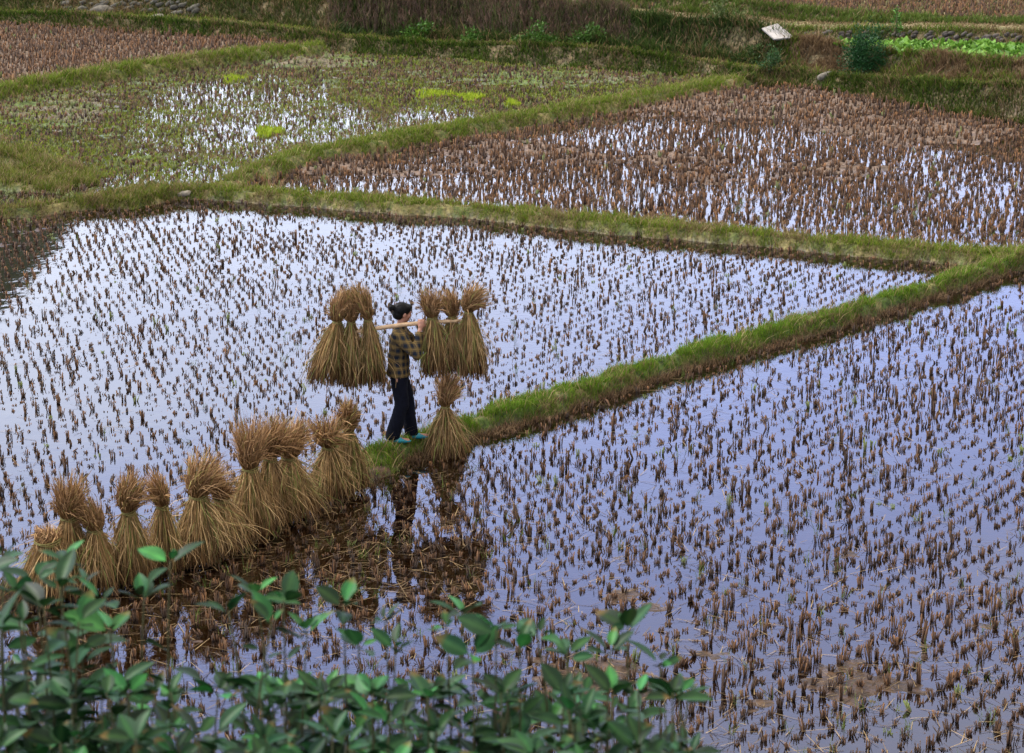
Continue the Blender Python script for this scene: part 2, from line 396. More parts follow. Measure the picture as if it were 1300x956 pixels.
# fields on the upper terraces at the top of the frame
def far_stubs():
    n = 9000
    px = rs.uniform(-50, 1350, n); py = rs.uniform(-12, 30, n)
    zt = np.interp(px, BR[6][:,0]*0+PXS, BR[6][:,2])
    P = np.array([at_z(a, b, c) for a, b, c in zip(px, py, zt)])
    y7, z7 = brk(7, P[:,0]); y3_, _ = brk(3, P[:,0]); y4_, _ = brk(4, P[:,0]); y5_, _ = brk(5, P[:,0]); y6_, _ = brk(6, P[:,0])
    ok = (P[:,1] > y7+.3) | ((P[:,1] > y5_+.9) & (P[:,1] < y6_-.2) & (px > 790) & (px < 880))
    P = P[ok]; P[:,2] = ground(P[:,0], P[:,1])
    return np.c_[P, np.full(len(P), 5)]
SP = np.concatenate([SP, far_stubs()])
def stub_geo(P, rg, nst, rad, hscale, sides=3, spread=.026):
    """P (n,3) ground points, every hill a clump of cut stems"""
    n = len(P); N = n*nst
    hill_h = (np.clip(rs.normal(1, .22, n), .55, 1.9)*np.where(rs.uniform(0, 1, n) < .06, 1.5, 1)*hscale)[:, None]
    hill_s = rs.uniform(.6, 1.25, (n, 1))
    rgi_ = np.asarray(rg)[:, None]; hill_s = hill_s*np.where(rgi_ == 1, .92, 1.); a = rs.uniform(0, 2*np.pi, (n, nst)); r = spread*hill_s*np.sqrt(rs.uniform(0, 1, (n, nst)))
    # hills slump to one side or stand
    la = rs.uniform(0, 2*np.pi, (n, 1)); lm = rs.gamma(1.3, .12, (n, 1))
    bx = P[:, 0:1]+r*np.cos(a); by = P[:, 1:2]+r*np.sin(a); bz = np.repeat(P[:, 2:3], nst, 1)-.01
    sub = P[:, 2:3]                         # stems rise from the mud through the water
    h = hill_h*rs.uniform(.55, 1.15, (n, nst))
    broken = rs.uniform(0, 1, (n, nst)) < .10
    tx = bx + r*np.cos(a)*.5 + lm*np.cos(la)*h + rs.normal(0, .012, (n, nst)); ty = by + r*np.sin(a)*.5 + lm*np.sin(la)*h + rs.normal(0, .012, (n, nst))
    tx = np.where(broken, tx+rs.normal(0, .06, (n, nst)), tx); ty = np.where(broken, ty+rs.normal(0, .06, (n, nst)), ty)
    tz = bz+.01+np.where(broken, h*.45, h)
    B = np.stack([bx, by, bz], -1).reshape(N, 3); T = np.stack([tx, ty, tz], -1).reshape(N, 3)
    rr = rad*rs.uniform(.6, 1.3, N)
    ph = rs.uniform(0, 6.28, N)
    V = np.empty((N, 2*sides, 3))
    for s in range(sides):
        q = ph+s*2*np.pi/sides
        o = np.c_[np.cos(q)*rr, np.sin(q)*rr, np.zeros(N)]
        V[:, s] = B+o; V[:, sides+s] = T+o*.85
        V[:, sides+s, 2] += (rs.uniform(-.3, 1, N) if s == 0 else 0)*rr*1.5
    i = np.arange(N)[:, None]*2*sides
    F = [i+np.array([s, (s+1) % sides, sides+s]) for s in range(sides)] + [i+np.array([(s+1) % sides, sides+(s+1) % sides, sides+s]) for s in range(sides)] + [i+np.array([sides, sides+1, sides+2])]
    F = np.concatenate(F)
    t = rs.uniform(0, 1, N); hc = np.repeat(rs.uniform(.55, 1.35, n), nst)
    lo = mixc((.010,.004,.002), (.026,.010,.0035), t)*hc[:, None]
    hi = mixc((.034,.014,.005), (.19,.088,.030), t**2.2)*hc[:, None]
    k = np.repeat(np.asarray(rg), nst)
    warm = np.isin(k, (2, 4, 5))[:, None]
    hi = np.where(warm, hi*np.array([1.35,1.35,1.3]), hi); lo = np.where(warm, lo*1.35, lo)
    g = np.repeat(rs.uniform(0, 1, n), nst); g = (g < np.where(k == 3, .3, .015))[:, None]
    hi = np.where(g, np.array([.12,.15,.035]), hi)
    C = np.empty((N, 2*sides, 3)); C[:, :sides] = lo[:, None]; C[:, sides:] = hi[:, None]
    return V.reshape(-1, 3), F, C.reshape(-1, 3)
pxs, pys = project(SP[:, :3])
near = (SP[:,3] == 0) & (pys < 872) & (pxs > 5) & (pxs < 1295)
# hidden behind the foreground leaves: leave to the mass
covered = (pxs < 870) & (pys > np.interp(pxs, [0,170,250,400,560,700,860], [700,800,760,790,800,815,850]))
idx = np.where(near & ~covered)[0]
idx = idx[np.argsort(-pys[idx])][:300]
ind = np.zeros(len(SP), bool); ind[idx] = True
def stub_mass():
    parts = []
    rest = SP[~ind]
    hs = np.array([.090, .074, .125, .09, .14, .15])[rest[:,3].astype(int)]*np.where(rest[:,3] == 1, 1.06, .62+.76*fbm(rest[:,0]*.7, rest[:,1]*.7, 88, 4))
    d = rest[:,1]
    for lo, hi, nst, rad in ((0, 26, 14, .0062), (26, 36, 9, .0078), (36, 48, 8, .010), (48, 200, 5, .012)):
        k = (d >= lo) & (d < hi)
        if k.any():
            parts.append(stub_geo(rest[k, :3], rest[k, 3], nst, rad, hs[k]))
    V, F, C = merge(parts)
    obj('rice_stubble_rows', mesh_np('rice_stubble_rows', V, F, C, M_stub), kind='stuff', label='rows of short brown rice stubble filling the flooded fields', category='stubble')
stub_mass()
protos = []
for k in range(14):
    V, F, C = stub_geo(np.array([[0, 0, 0.]]), [0], int(rs.randint(11, 20)), .0062, np.array([rs.uniform(.075, .12)]))
    protos.append(mesh_np('rice_stubble_clump', V, F, C, M_stub))
for j in idx:
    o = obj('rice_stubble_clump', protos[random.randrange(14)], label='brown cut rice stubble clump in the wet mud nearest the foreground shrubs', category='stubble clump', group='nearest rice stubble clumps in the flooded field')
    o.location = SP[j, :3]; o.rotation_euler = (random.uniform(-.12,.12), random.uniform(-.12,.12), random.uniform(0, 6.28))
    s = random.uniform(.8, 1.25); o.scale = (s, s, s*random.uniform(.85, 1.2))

# ------------------------------------------------------------------ grass on the bunds and banks
def scatter(n, x0, x1, yy0, yy1):
    return rs.uniform(x0, x1, n), rs.uniform(yy0, yy1, n)
def along(poly, n, w):
    seg = np.hypot(np.diff(poly[:,0]), np.diff(poly[:,1])); c = np.r_[0, np.cumsum(seg)]
    s = rs.uniform(0, c[-1], n)
    x = np.interp(s, c, poly[:,0]); y = np.interp(s, c, poly[:,1])
    i = np.clip(np.searchsorted(c, s)-1, 0, len(seg)-1)
    dx, dy = (poly[i+1,0]-poly[i,0])/seg[i], (poly[i+1,1]-poly[i,1])/seg[i]
    o = rs.uniform(-w, w, n); e = np.where(s < w, -rs.uniform(0, 1, n)*w*1.2, np.where(s > c[-1]-w, rs.uniform(0, 1, n)*w*1.2, 0))
    return x-dy*o+dx*e, y+dx*o+dy*e
def bund_grass():
    parts = []
    for (poly, h, wt, ws, dat, kd), dens, hb, wb in zip(RIDGES, (8000, 1200, 4200, 3600, 3600, 2800, 2000), (.065,.05,.075,.10,.10,.085,.11), (.006,.006,.009,.011,.011,.011,.014)):
        L = np.hypot(np.diff(poly[:,0]), np.diff(poly[:,1])).sum(); w = wt+ws+.15
        n = int(L*2*w*dens)
        x, y = along(poly, n, w)
        z, rg, kind, cover, bank, hill, far = ground(x, y, True)
        P = np.c_[x, y, z]
        if kd == 4:
            pqx, _ = project(P); P = P[(pqx < 60) | (rs.uniform(0, 1, len(P)) < .25)]; x, y = P[:,0], P[:,1]; z, rg, kind, cover, bank, hill, far = ground(x, y, True); n = len(P)
        cl = fbm(x*4.5, y*4.5, 90+kd, 3); cl2 = fbm(x*1.2, y*1.2, 95+kd, 3)
        k = inview(P) & (cover > .04) & ((rs.uniform(0, 1, n) < sstep(.05, .38, cover)*sstep(.3, .48, cl)+.14))
        x, y, P, cover, cl, cl2, rg = x[k], y[k], P[k], cover[k], cl[k], cl2[k], rg[k]; n = len(P)
        hh = hb*rs.gamma(5, .2, n)*(.45+1.1*cl)
        t = rs.uniform(0, 1, n)
        if kd == 0:
            g = mixc((.060,.155,.006), (.20,.32,.016), t); dryp = .10 + .6*sstep(.6, .12, cover) + .25*sstep(.5, .7, cl2)
        elif kd == 4:
            g = mixc((.06,.10,.015), (.13,.17,.03), t); dryp = .6+0*cl
        elif kd == 1:
            g = mixc((.085,.150,.010), (.25,.31,.024), t); dryp = .18 + .45*sstep(.48, .62, cl2)
        elif kd == 3:
            g = mixc((.09,.16,.010), (.22,.29,.022), t); dryp = .14 + .3*sstep(.52, .68, cl2)
        else:
            g = mixc((.06,.11,.008), (.21,.23,.025), t); dryp = .26 + .4*sstep(.5, .64, cl2)
        d = rs.uniform(0, 1, n) < dryp
        dc = mixc((.17,.11,.045), (.36,.27,.13), rs.uniform(0, 1, n))
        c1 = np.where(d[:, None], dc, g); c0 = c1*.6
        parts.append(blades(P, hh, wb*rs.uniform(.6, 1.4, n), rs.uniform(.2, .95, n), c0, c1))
        # long dry strands lying across
        m = int(L*60); x, y = along(poly, m, w*.8); z, _, _, cv, _, _, _ = ground(x, y, True)
        k = (cv > .2); P = np.c_[x, y, z+.01][k]; m = len(P)
        dc = mixc((.26,.17,.07), (.48,.36,.18), rs.uniform(0, 1, m))
        parts.append(blades(P, rs.uniform(.12, .34, m), np.full(m, .007), rs.uniform(.6, 1.15, m), dc*.8, dc))
    V, F, C = merge(parts)
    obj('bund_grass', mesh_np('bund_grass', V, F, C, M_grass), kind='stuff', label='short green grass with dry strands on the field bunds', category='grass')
bund_grass()

def bank_samples(k0, k1, n, pxa, pxb, ext0=.1, ext1=.3):
    px = rs.uniform(pxa, pxb, n)
    A = BR[k0]; B = BR[k1]
    ya = np.interp(px, PXS, A[:,1]); yb = np.interp(px, PXS, B[:,1])
    y = rs.uniform(0, 1, n)*(yb+ext1-ya+ext0)+ya-ext0
    x = (px-CX)/FPX*y/(CT-.12*ST*0+.0)*1.03
    x = (px-CX)/FPX*(y*CT+6.5*ST)
    return px, x, y
def bank_grass():
    parts = []
    def add(k0, k1, n, a, b, hb, wb, g0, g1, dryp, ext=(.1, .3), dens_seed=100, droop=.9, dry0=(.15,.10,.045), dry1=(.32,.23,.11)):
        px, x, y = bank_samples(k0, k1, n, a, b, *ext)
        z = ground(x, y); P = np.c_[x, y, z]
        cl = fbm(x*2.2, y*2.2+z*2, dens_seed, 3); c2 = fbm(x*.6, y*.6, dens_seed+4, 3)
        k = rs.uniform(0, 1, n) < sstep(.2, .5, cl)+.15
        P, cl, c2 = P[k], cl[k], c2[k]; m = len(P)
        hh = hb*rs.gamma(4, .25, m)*(.4+1.2*cl)
        g = mixc(g0, g1, rs.uniform(0, 1, m))*(.65+.7*cl)[:, None]
        d = rs.uniform(0, 1, m) < dryp*(.4+1.3*sstep(.35, .65, c2))
        dc = mixc(dry0, dry1, rs.uniform(0, 1, m))
        c = np.where(d[:, None], dc, g)
        az = np.where(rs.uniform(0, 1, m) < .6, rs.normal(-np.pi/2, .8, m), rs.uniform(0, 6.28, m))
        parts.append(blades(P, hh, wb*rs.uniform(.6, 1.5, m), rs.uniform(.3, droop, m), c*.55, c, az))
    G0, G1 = (.040,.080,.007), (.18,.25,.024)
    add(0, 1, 42000, -120, 960, .11, .022, (.018,.048,.004), (.11,.17,.015), .22, (.15, .25), 100)
    add(0, 1, 36000, 940, 1420, .12, .020, (.020,.050,.005), (.12,.175,.018), .28, (.2, .3), 101)
    add(1, 2, 30000, -120, 1420, .07, .020, (.13,.19,.018), (.25,.29,.045), .4, (0., .1), 102)
    add(2, 3, 24000, -120, 430, .13, .024, G0, (.10,.11,.03), .5, (.2, .3), 103)
    add(2, 3, 30000, 420, 1000, .20, .028, (.03,.06,.010), (.07,.11,.02), .2, (.5, .3), 104)
    add(2, 3, 30000, 980, 1420, .14, .022, G0, G1, .75, (.2, .3), 105, dry0=(.14,.085,.045), dry1=(.30,.20,.10))
    add(3, 4, 12000, -120, 1000, .06, .022, (.12,.12,.03), (.2,.18,.06), .8, (0., .2), 106, dry1=(.38,.28,.14))
    add(4, 5, 9000, 1000, 1420, .10, .022, G0, G1, .5, (.1, .3), 107)
    add(5, 6, 9000, 780, 1420, .05, .022, (.12,.12,.03), (.2,.18,.06), .85, (0., .2), 108, dry1=(.40,.30,.15))
    add(6, 7, 26000, 600, 1420, .11, .026, (.07,.12,.016), (.14,.19,.03), .1, (.2, .6), 109)
    # a band of grass over the far terrace ground
    add(7, 7, 9000, 800, 1420, .12, .03, (.08,.10,.025), (.15,.16,.05), .5, (-.3, 9.), 110)
    # small tufts at the foot of the bank, in the edge of the fields
    V, F, C = merge(parts)
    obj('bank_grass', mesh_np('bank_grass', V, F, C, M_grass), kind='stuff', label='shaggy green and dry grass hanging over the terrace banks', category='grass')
bank_grass()

def field_greens():
    """weeds in the left middle field and stray shoots elsewhere"""
    parts = []
    n = 190000
    px = rs.uniform(-100, 900, n); py = rs.uniform(55, 235, n)
    P = np.array([at_z(a, b, LV['C']) for a, b in zip(px[:n], py[:n])])
    rg = region(P[:,0], P[:,1]); k = rg == 3; P, px, py = P[k], px[k], py[k]
    z, _, _, cover, _, _, far = ground(P[:,0], P[:,1], True)
    m1 = fbm(P[:,0]*.8, P[:,1]*.8*1.2, 120, 4); m2 = fbm(P[:,0]*4, P[:,1]*4, 124, 2)
    boost = np.zeros(len(P))
    for cx, cy, rx, ry in ((460,92,90,12),(340,135,60,14),(380,100,60,9),(130,150,60,10),(620,112,160,9),(420,150,60,10),(780,100,120,9),(200,195,140,10),(60,195,60,10)):
        boost += np.exp(-(((px-cx)/rx)**2+((py-cy)/ry)**2))
    w = .75*sstep(.36, .60, m1+.05*boost)*sstep(.28, .5, m2)+.22
    k = (rs.uniform(0, 1, len(P)) < w) & (cover < .3) & ~far
    P = P[k]; P[:,2] = np.maximum(z[k], LV['C']-.005); m = len(P)
    c = mixc((.11,.16,.012), (.30,.34,.04), rs.uniform(0, 1, m)); d = rs.uniform(0, 1, m) < .12+.5*sstep(.4, .6, fbm(P[:,0]*.5, P[:,1]*.9, 127, 3))
    c = np.where(d[:, None], mixc((.15,.11,.05), (.28,.2,.1), rs.uniform(0, 1, m)), c)
    parts.append(blades(P, rs.gamma(4, .012, m)+.012, np.full(m, .018), rs.uniform(.3, 1.1, m), c*.7, c))
    V, F, C = merge(parts)
    obj('field_weeds', mesh_np('field_weeds', V, F, C, M_grass), kind='stuff', label='low green weeds growing through the muddy left middle field', category='weeds')
    # bright lime patches of young grass: things one can point to
    for (cx, cy, rx, ry, lab) in ((340,167,16,6,'lime green patch of young grass nearest the bund, left of centre in the weedy field'),
                                  (296,100,14,3.5,'lime green grass patch farthest left in the weedy field below the dry field'),
                                  (548,119,22,4.5,'widest lime green grass patch, in the middle of the weedy field'),
                                  (597,123,15,4,'lime green grass patch just right of the widest one'),
                                  (650,131,9,3,'small lime green grass patch nearest the water edge at the right')):
        rx, ry = rx*1.35, ry*1.4
        c0 = at_z(cx, cy, LV['C']+.02); a = at_z(cx+rx, cy, LV['C'])[0]-at_z(cx, cy, LV['C'])[0]
        b = (at_z(cx, cy-ry, LV['C'])[1]-at_z(cx, cy+ry, LV['C'])[1])/2
        m = int(1900*a*b)+560
        qa = rs.uniform(0, 6.28, m); qr = rs.uniform(0, 1, m)**.7*(.75+.25*np.sin(qa*3+cx)); q = np.c_[np.cos(qa)*qr, np.sin(qa)*qr]; Pp = np.c_[q[:,0]*a, q[:,1]*b, np.zeros(m)-.04]
        c = mixc((.19,.29,.012), (.40,.47,.03), rs.uniform(0, 1, m))
        V, F, C = blades(Pp, rs.gamma(4, .012, m)+.035, np.full(m, .024), rs.uniform(.1, .7, m), c*.8, c)
        o = obj('grass_patch', mesh_np('grass_patch', V, F, C, M_grass), label=lab, category='grass patch', group='bright grass patches in the weedy field'); o.location = c0
    # stray shoots and floating straw in the near fields
    parts = []
    sx, sy = rs.uniform(-11, 14, 110000), rs.uniform(17.5, 56, 110000)
    rg = region(sx, sy); z, _, _, cv, _, hill, far = ground(sx, sy, True)
    zz = np.maximum(z, LVA[rg]-.0)+.004
    P = np.c_[sx, sy, zz]; cl = fbm(sx*.8, sy*.8, 130, 3); px, py = project(P)
    mudw = sstep(-.02, .03, z-LVA[rg])
    k = (rg < 3) & (cv < .3) & ~hill & ~far & inview(P, 200) & (rs.uniform(0, 1, len(P)) < np.where(rg == 0, .16+.3*sstep(640, 840, py)+.85*mudw+.8*np.exp(-(((px-430)/230)**2+((py-690)/75)**2)), np.where(rg == 2, .3+.4*sstep(.45, .6, cl), .05)))
    P = P[k]; m = len(P)
    c = mixc((.045,.025,.012), (.36,.25,.12), rs.uniform(0, 1, m)**2.2)
    ln = rs.gamma(2.2, .055, m)+.03; fl = rs.uniform(0, 1, m) < .85
    az = rs.uniform(0, 6.28, m); le = np.where(fl, ln, .0)
    # lying pieces as thin flat strips
    d = np.c_[np.cos(az), np.sin(az)]; wd = np.c_[-d[:,1], d[:,0]]*.004
    V = np.empty((m, 4, 3)); e = P[:, :2]+d*ln[:, None]
    V[:,0,:2] = P[:, :2]-wd; V[:,1,:2] = P[:, :2]+wd; V[:,2,:2] = e+wd*.6; V[:,3,:2] = e-wd*.6
    V[:,0,2] = V[:,1,2] = P[:,2]; V[:,2,2] = V[:,3,2] = P[:,2]+rs.uniform(0, .04, m)
    i = np.arange(m)[:, None]*4
    F = np.concatenate([i+np.array([0,1,2]), i+np.array([0,2,3])]); C = np.repeat(c, 4, 0)
    obj('straw_litter', mesh_np('straw_litter', V.reshape(-1,3), F, C, M_straw), kind='stuff', label='loose cut straw lying in the mud and shallow water', category='straw')
    n = 420; P = P[P[:,1] < 42]; ii = rs.randint(0, len(P), n); Q = P[ii]
    Q = np.repeat(Q, 7, 0)+np.c_[rs.normal(0, .025, (n*7, 2)), np.zeros(n*7)-.01]; m = len(Q)
    c = mixc((.07,.13,.02), (.17,.22,.05), rs.uniform(0, 1, m))
    V, F, C = blades(Q, rs.uniform(.06, .2, m), np.full(m, .005), rs.uniform(.1, .9, m), c*.8, c)
    obj('green_shoots', mesh_np('green_shoots', V, F, C, M_grass), kind='stuff', label='thin green shoots sprouting between the stubble', category='shoots')
field_greens()

# dead grass and mud debris along the low side of the long bund
def bund_debris():
    n = 16000
    x, y = along(B1[:15], n, 1)
    d = rs.uniform(.17, .42, n)
    x2, y2_ = along(B1[:15], n, .0)
    t = np.array([B1[14,0]-B1[0,0], B1[14,1]-B1[0,1]]); t /= np.hypot(*t); nn = np.array([-t[1], t[0]])
    if nn[1] > 0: nn = -nn
    x = x2+nn[0]*d; y = y2_+nn[1]*d
    z = np.maximum(ground(x, y), LV['R'])
    P = np.c_[x, y, z]; k = inview(P) & (rs.uniform(0, 1, n) < sstep(.52, .25, d+.2*fbm(x*3, y*3, 140)))
    P = P[k]; m = len(P)
    c = mixc((.09,.05,.025), (.28,.18,.09), rs.uniform(0, 1, m)**1.6)
    V, F, C = blades(P, rs.uniform(.03, .14, m), np.full(m, .007), rs.uniform(.4, 1.15, m), c*.7, c)
    m = 9000; x, y = along(B1b[:12], m, .5); P = np.c_[x, y, np.maximum(ground(x, y), LV['R'])]; P = P[rs.uniform(0, 1, m) < sstep(.3, .6, fbm(x*3, y*3, 141))+.2]; m = len(P)
    c = mixc((.04,.02,.01), (.20,.12,.055), rs.uniform(0, 1, m)**1.6)
    V, F, C = merge([(V, F, C), blades(P, rs.uniform(.02, .12, m), np.full(m, .008), rs.uniform(.5, 1.2, m), c*.7, c)])
    obj('dry_debris', mesh_np('dry_debris', V, F, C, M_straw), kind='stuff', label='dead brown straw along the wet foot of the long bund', category='straw')
bund_debris()

# ------------------------------------------------------------------ tall dry weeds and ferny growth on the middle bank
def weeds():
    parts = []
    n = 5200
    px = rs.uniform(415, 800, n)
    ya = np.interp(px, PXS, BR[2][:,1]); yb = np.interp(px, PXS, BR[3][:,1])
    y = ya+rs.uniform(-.5, 1.3, n)*(yb-ya)+rs.uniform(0, .5, n); x = (px-CX)/FPX*(y*CT+6.5*ST)
    z = ground(x, y); P = np.c_[x, y, z]
    cl = fbm(x*1.1, y*.3, 150, 3)
    h = (.15+1.1*cl)*rs.uniform(.5, 1.3, n)*np.interp(px, [415,470,760,800], [.6,1,1,.45])
    c = mixc((.075,.05,.036), (.19,.125,.08), rs.uniform(0, 1, n)); gq = rs.uniform(0, 1, n) < .3; c[gq] = mixc((.04,.06,.015), (.10,.12,.03), rs.uniform(0, 1, n))[gq]
    parts.append(blades(P, h, np.full(n, .018), rs.uniform(0, .3, n), c*.8, c))
    # side twigs with seed heads
    for rep in range(7):
        f = rs.uniform(.35, .95, n)
        Q = P+np.c_[rs.normal(0, .03, (n, 2)), h*f*.95]
        parts.append(blades(Q, h*rs.uniform(.1, .28, n), np.full(n, .013), rs.uniform(.2, .9, n), c*.9, c*np.array([1.15,1.0,1.05])))
    V, F, C = merge(parts)
    obj('dry_weeds', mesh_np('dry_weeds', V, F, C, M_grass), kind='stuff', label='tall reddish brown dry weeds along the top of the middle bank', category='weeds')
weeds()

def leafy(name, loc, rx, rz, n, lsz, c0, c1, label, cat, seed, group=None, stems=True, ry=None, mat=None):
    r = np.random.RandomState(seed); ry = ry or rx
    e = empty(name, loc, label, cat, group)
    # clumped crown: leaves gathered round sub-centres
    k = max(6, n//70)
    q = r.normal(0, 1, (k, 3)); q /= np.linalg.norm(q, axis=1)[:, None]; q *= r.uniform(.4, 1.12, (k, 1))
    q[:, 2] = np.abs(q[:, 2])*1.0-.15*(q[:,2] < 0)
    cen = q*np.array([rx, ry, rz]); cen[:, 2] += .12*rz
    ci = r.randint(0, k, n)
    P = cen[ci]+r.normal(0, .18, (n, 3))*np.array([rx, ry, rz])
    P[:, 2] = np.maximum(P[:, 2], .02)
    A = r.normal(0, 1, (n, 3)); A[:,2] = np.abs(A[:,2])*.4; A += (P/np.array([rx, ry, rz]))*1.2; A /= np.linalg.norm(A, axis=1)[:, None]
    B = np.cross(A, r.normal(0, 1, (n, 3))); B /= np.linalg.norm(B, axis=1)[:, None]
    Nn = np.cross(A, B)
    l = (lsz*r.uniform(.6, 1.3, n))[:, None]
    V = np.stack([P, P+A*l*.5+B*l*.24, P+A*l-Nn*l*.15, P+A*l*.5-B*l*.24], 1)
    i = np.arange(n)[:, None]*4
    F = np.concatenate([i+np.array([0,1,2]), i+np.array([0,2,3])])
    c = mixc(c0, c1, r.uniform(0, 1, n))*(.75+.5*r.uniform(0, 1, k)[ci])[:, None]
    obj('foliage', mesh_np('foliage', V.reshape(-1,3), F, np.repeat(c, 4, 0), mat or M_leaf), e)
    if stems:
        m = 9; Q = np.c_[r.normal(0, .04, (m, 2)), np.zeros(m)-.03]; T = cen[r.randint(0, k, m)]
        Vs, Fs = [], []
        for a, b in zip(Q, T):
            tube_pts(Vs, Fs, [a, (a+b)/2+np.array([0,0,.05*rz]), b], [.014, .01, .004], 5)
        obj('stems', mesh_lists('stems', Vs, Fs, M_bark), e)
    return e
def tube_pts(Vs, Fs, pts, rad, sides=6, cap=True):
    pts = [np.asarray(p, float) for p in pts]; base = len(Vs); n = len(pts)
    prev = None
    for i, p in enumerate(pts):
        t = pts[min(i+1, n-1)]-pts[max(i-1, 0)]; t = t/(np.linalg.norm(t)+1e-9)
        u = np.cross(t, [0, 0, 1.]) if abs(t[2]) < .9 else np.cross(t, [1., 0, 0])
        if prev is not None:
            u = prev - t*np.dot(prev, t)
        u /= np.linalg.norm(u)+1e-9; prev = u; v = np.cross(t, u)
        for s in range(sides):
            q = 2*np.pi*s/sides; Vs.append(tuple(p+(u*math.cos(q)+v*math.sin(q))*rad[i]))
    for i in range(n-1):
        for s in range(sides):
            a = base+i*sides+s; b = base+i*sides+(s+1) % sides
            Fs.append((a, b, b+sides, a+sides))
    if cap:
        Fs.append(tuple(base+s for s in range(sides))[::-1]); Fs.append(tuple(base+(n-1)*sides+s for s in range(sides)))
def mesh_lists(name, Vs, Fs, mat, smooth=True):
    me = bpy.data.meshes.new(name); me.from_pydata([tuple(map(float, v)) for v in Vs], [], Fs); me.update()
    if mat: me.materials.append(mat)
    if smooth: me.polygons.foreach_set('use_smooth', np.ones(len(me.polygons), bool))
    return me
M_bark = solid('twig_bark', (.05,.05,.022), .8, .2, 40, .3)
def on_ground(px, py, z0=.8):
    """first point of the terrain met along the line of sight"""
    ys = np.arange(18, 90, .04); d = ray(px, py)
    x = d[0]*ys/d[1]; zr = HC+d[2]*ys/d[1]; g = ground(x, ys)
    i = np.argmax(g >= zr)
    return np.array([x[i], ys[i], g[i]])
p = on_ground(1095, 96); leafy('round_bush', p, .5, .98, 6500, .06, (.006,.035,.009), (.022,.085,.022), 'dense round dark green bush on the terrace ledge below the vegetable plot', 'bush', 3)
p = on_ground(977, 97); leafy('shrub', p, .33, .62, 800, .06, (.02,.06,.02), (.05,.11,.03), 'small green shrub at the bank corner below the white slab', 'shrub', 4, 'shrubs on the terrace banks')
p = on_ground(960, 80); leafy('shrub', p, .6, .35, 900, .07, (.025,.055,.012), (.06,.10,.02), 'dark green scrub spilling down the bank left of the white slab', 'shrub', 5, 'shrubs on the terrace banks')
p = on_ground(528, 50); leafy('shrub', p, .55, .5, 900, .09, (.03,.09,.012), (.08,.17,.02), 'bright green ferny shrub, leftmost under the tall dry weeds', 'shrub', 6, 'shrubs on the terrace banks')
p = on_ground(600, 54); leafy('shrub', p, .45, .3, 600, .09, (.03,.08,.012), (.07,.15,.02), 'low green ferny shrub, second from the left under the tall dry weeds', 'shrub', 16, 'shrubs on the terrace banks')
p = on_ground(682, 56); leafy('shrub', p, .55, .42, 800, .09, (.03,.08,.012), (.07,.14,.02), 'green ferny shrub under the middle of the tall dry weeds', 'shrub', 7, 'shrubs on the terrace banks')
p = on_ground(748, 58); leafy('shrub', p, .45, .5, 700, .08, (.03,.08,.012), (.07,.14,.02), 'green ferny shrub, rightmost under the tall dry weeds', 'shrub', 8, 'shrubs on the terrace banks')
p = on_ground(915, 30); leafy('shrub', p, .5, .55, 700, .07, (.05,.08,.02), (.10,.13,.04), 'loose green bush behind the tan path at the top', 'shrub', 9, 'shrubs on the terrace banks')
p = on_ground(1138, 46); leafy('sapling', p, .13, .75, 170, .08, (.04,.12,.02), (.09,.2,.03), 'thin upright green sapling beside the tan path at the top right', 'sapling', 10)
p = on_ground(1122, 49); leafy('shrub', p, .3, .3, 260, .07, (.02,.06,.02), (.05,.11,.03), 'low dark green shrub at the foot of the sapling', 'shrub', 11, 'shrubs on the terrace banks')

def crop():
    n = 1500
    px = 1063+rs.uniform(0, 1, n)**.8*380; t = rs.uniform(.02, .98, n)
    A = BR[3]; B = BR[4]
    y = np.interp(px, PXS, A[:,1])*(1-t)+np.interp(px, PXS, B[:,1])*t; x = (px-CX)/FPX*(y*CT+6.5*ST)
    k = np.interp(px, PXS, B[:,1])-np.interp(px, PXS, A[:,1]) > .2
    x, y = x[k], y[k]; P = np.c_[x, y, ground(x, y)]; n = len(P)
    m = 9; Q = np.repeat(P, m, 0); N = n*m
    a = rs.uniform(0, 6.28, N); el = rs.uniform(.15, 1.2, N); l = rs.uniform(.10, .26, N)*np.repeat(rs.uniform(.5, 1.2, n), m)
    A_ = np.c_[np.cos(a)*np.cos(el), np.sin(a)*np.cos(el), np.sin(el)]; Bv = np.c_[-np.sin(a), np.cos(a), np.zeros(N)]
    l = l[:, None]
    V = np.stack([Q, Q+A_*l*.55+Bv*l*.3, Q+A_*l+np.array([0,0,-.25])*l*.4, Q+A_*l*.55-Bv*l*.3], 1)
    i = np.arange(N)[:, None]*4; F = np.concatenate([i+np.array([0,1,2]), i+np.array([0,2,3])])
    c = mixc((.07,.17,.02), (.17,.32,.04), rs.uniform(0, 1, N))
    obj('vegetable_crop', mesh_np('vegetable_crop', V.reshape(-1,3), F, np.repeat(c, 4, 0), M_leaf), kind='stuff', label='bright green leafy vegetable crop on the right terrace', category='crop')
crop()

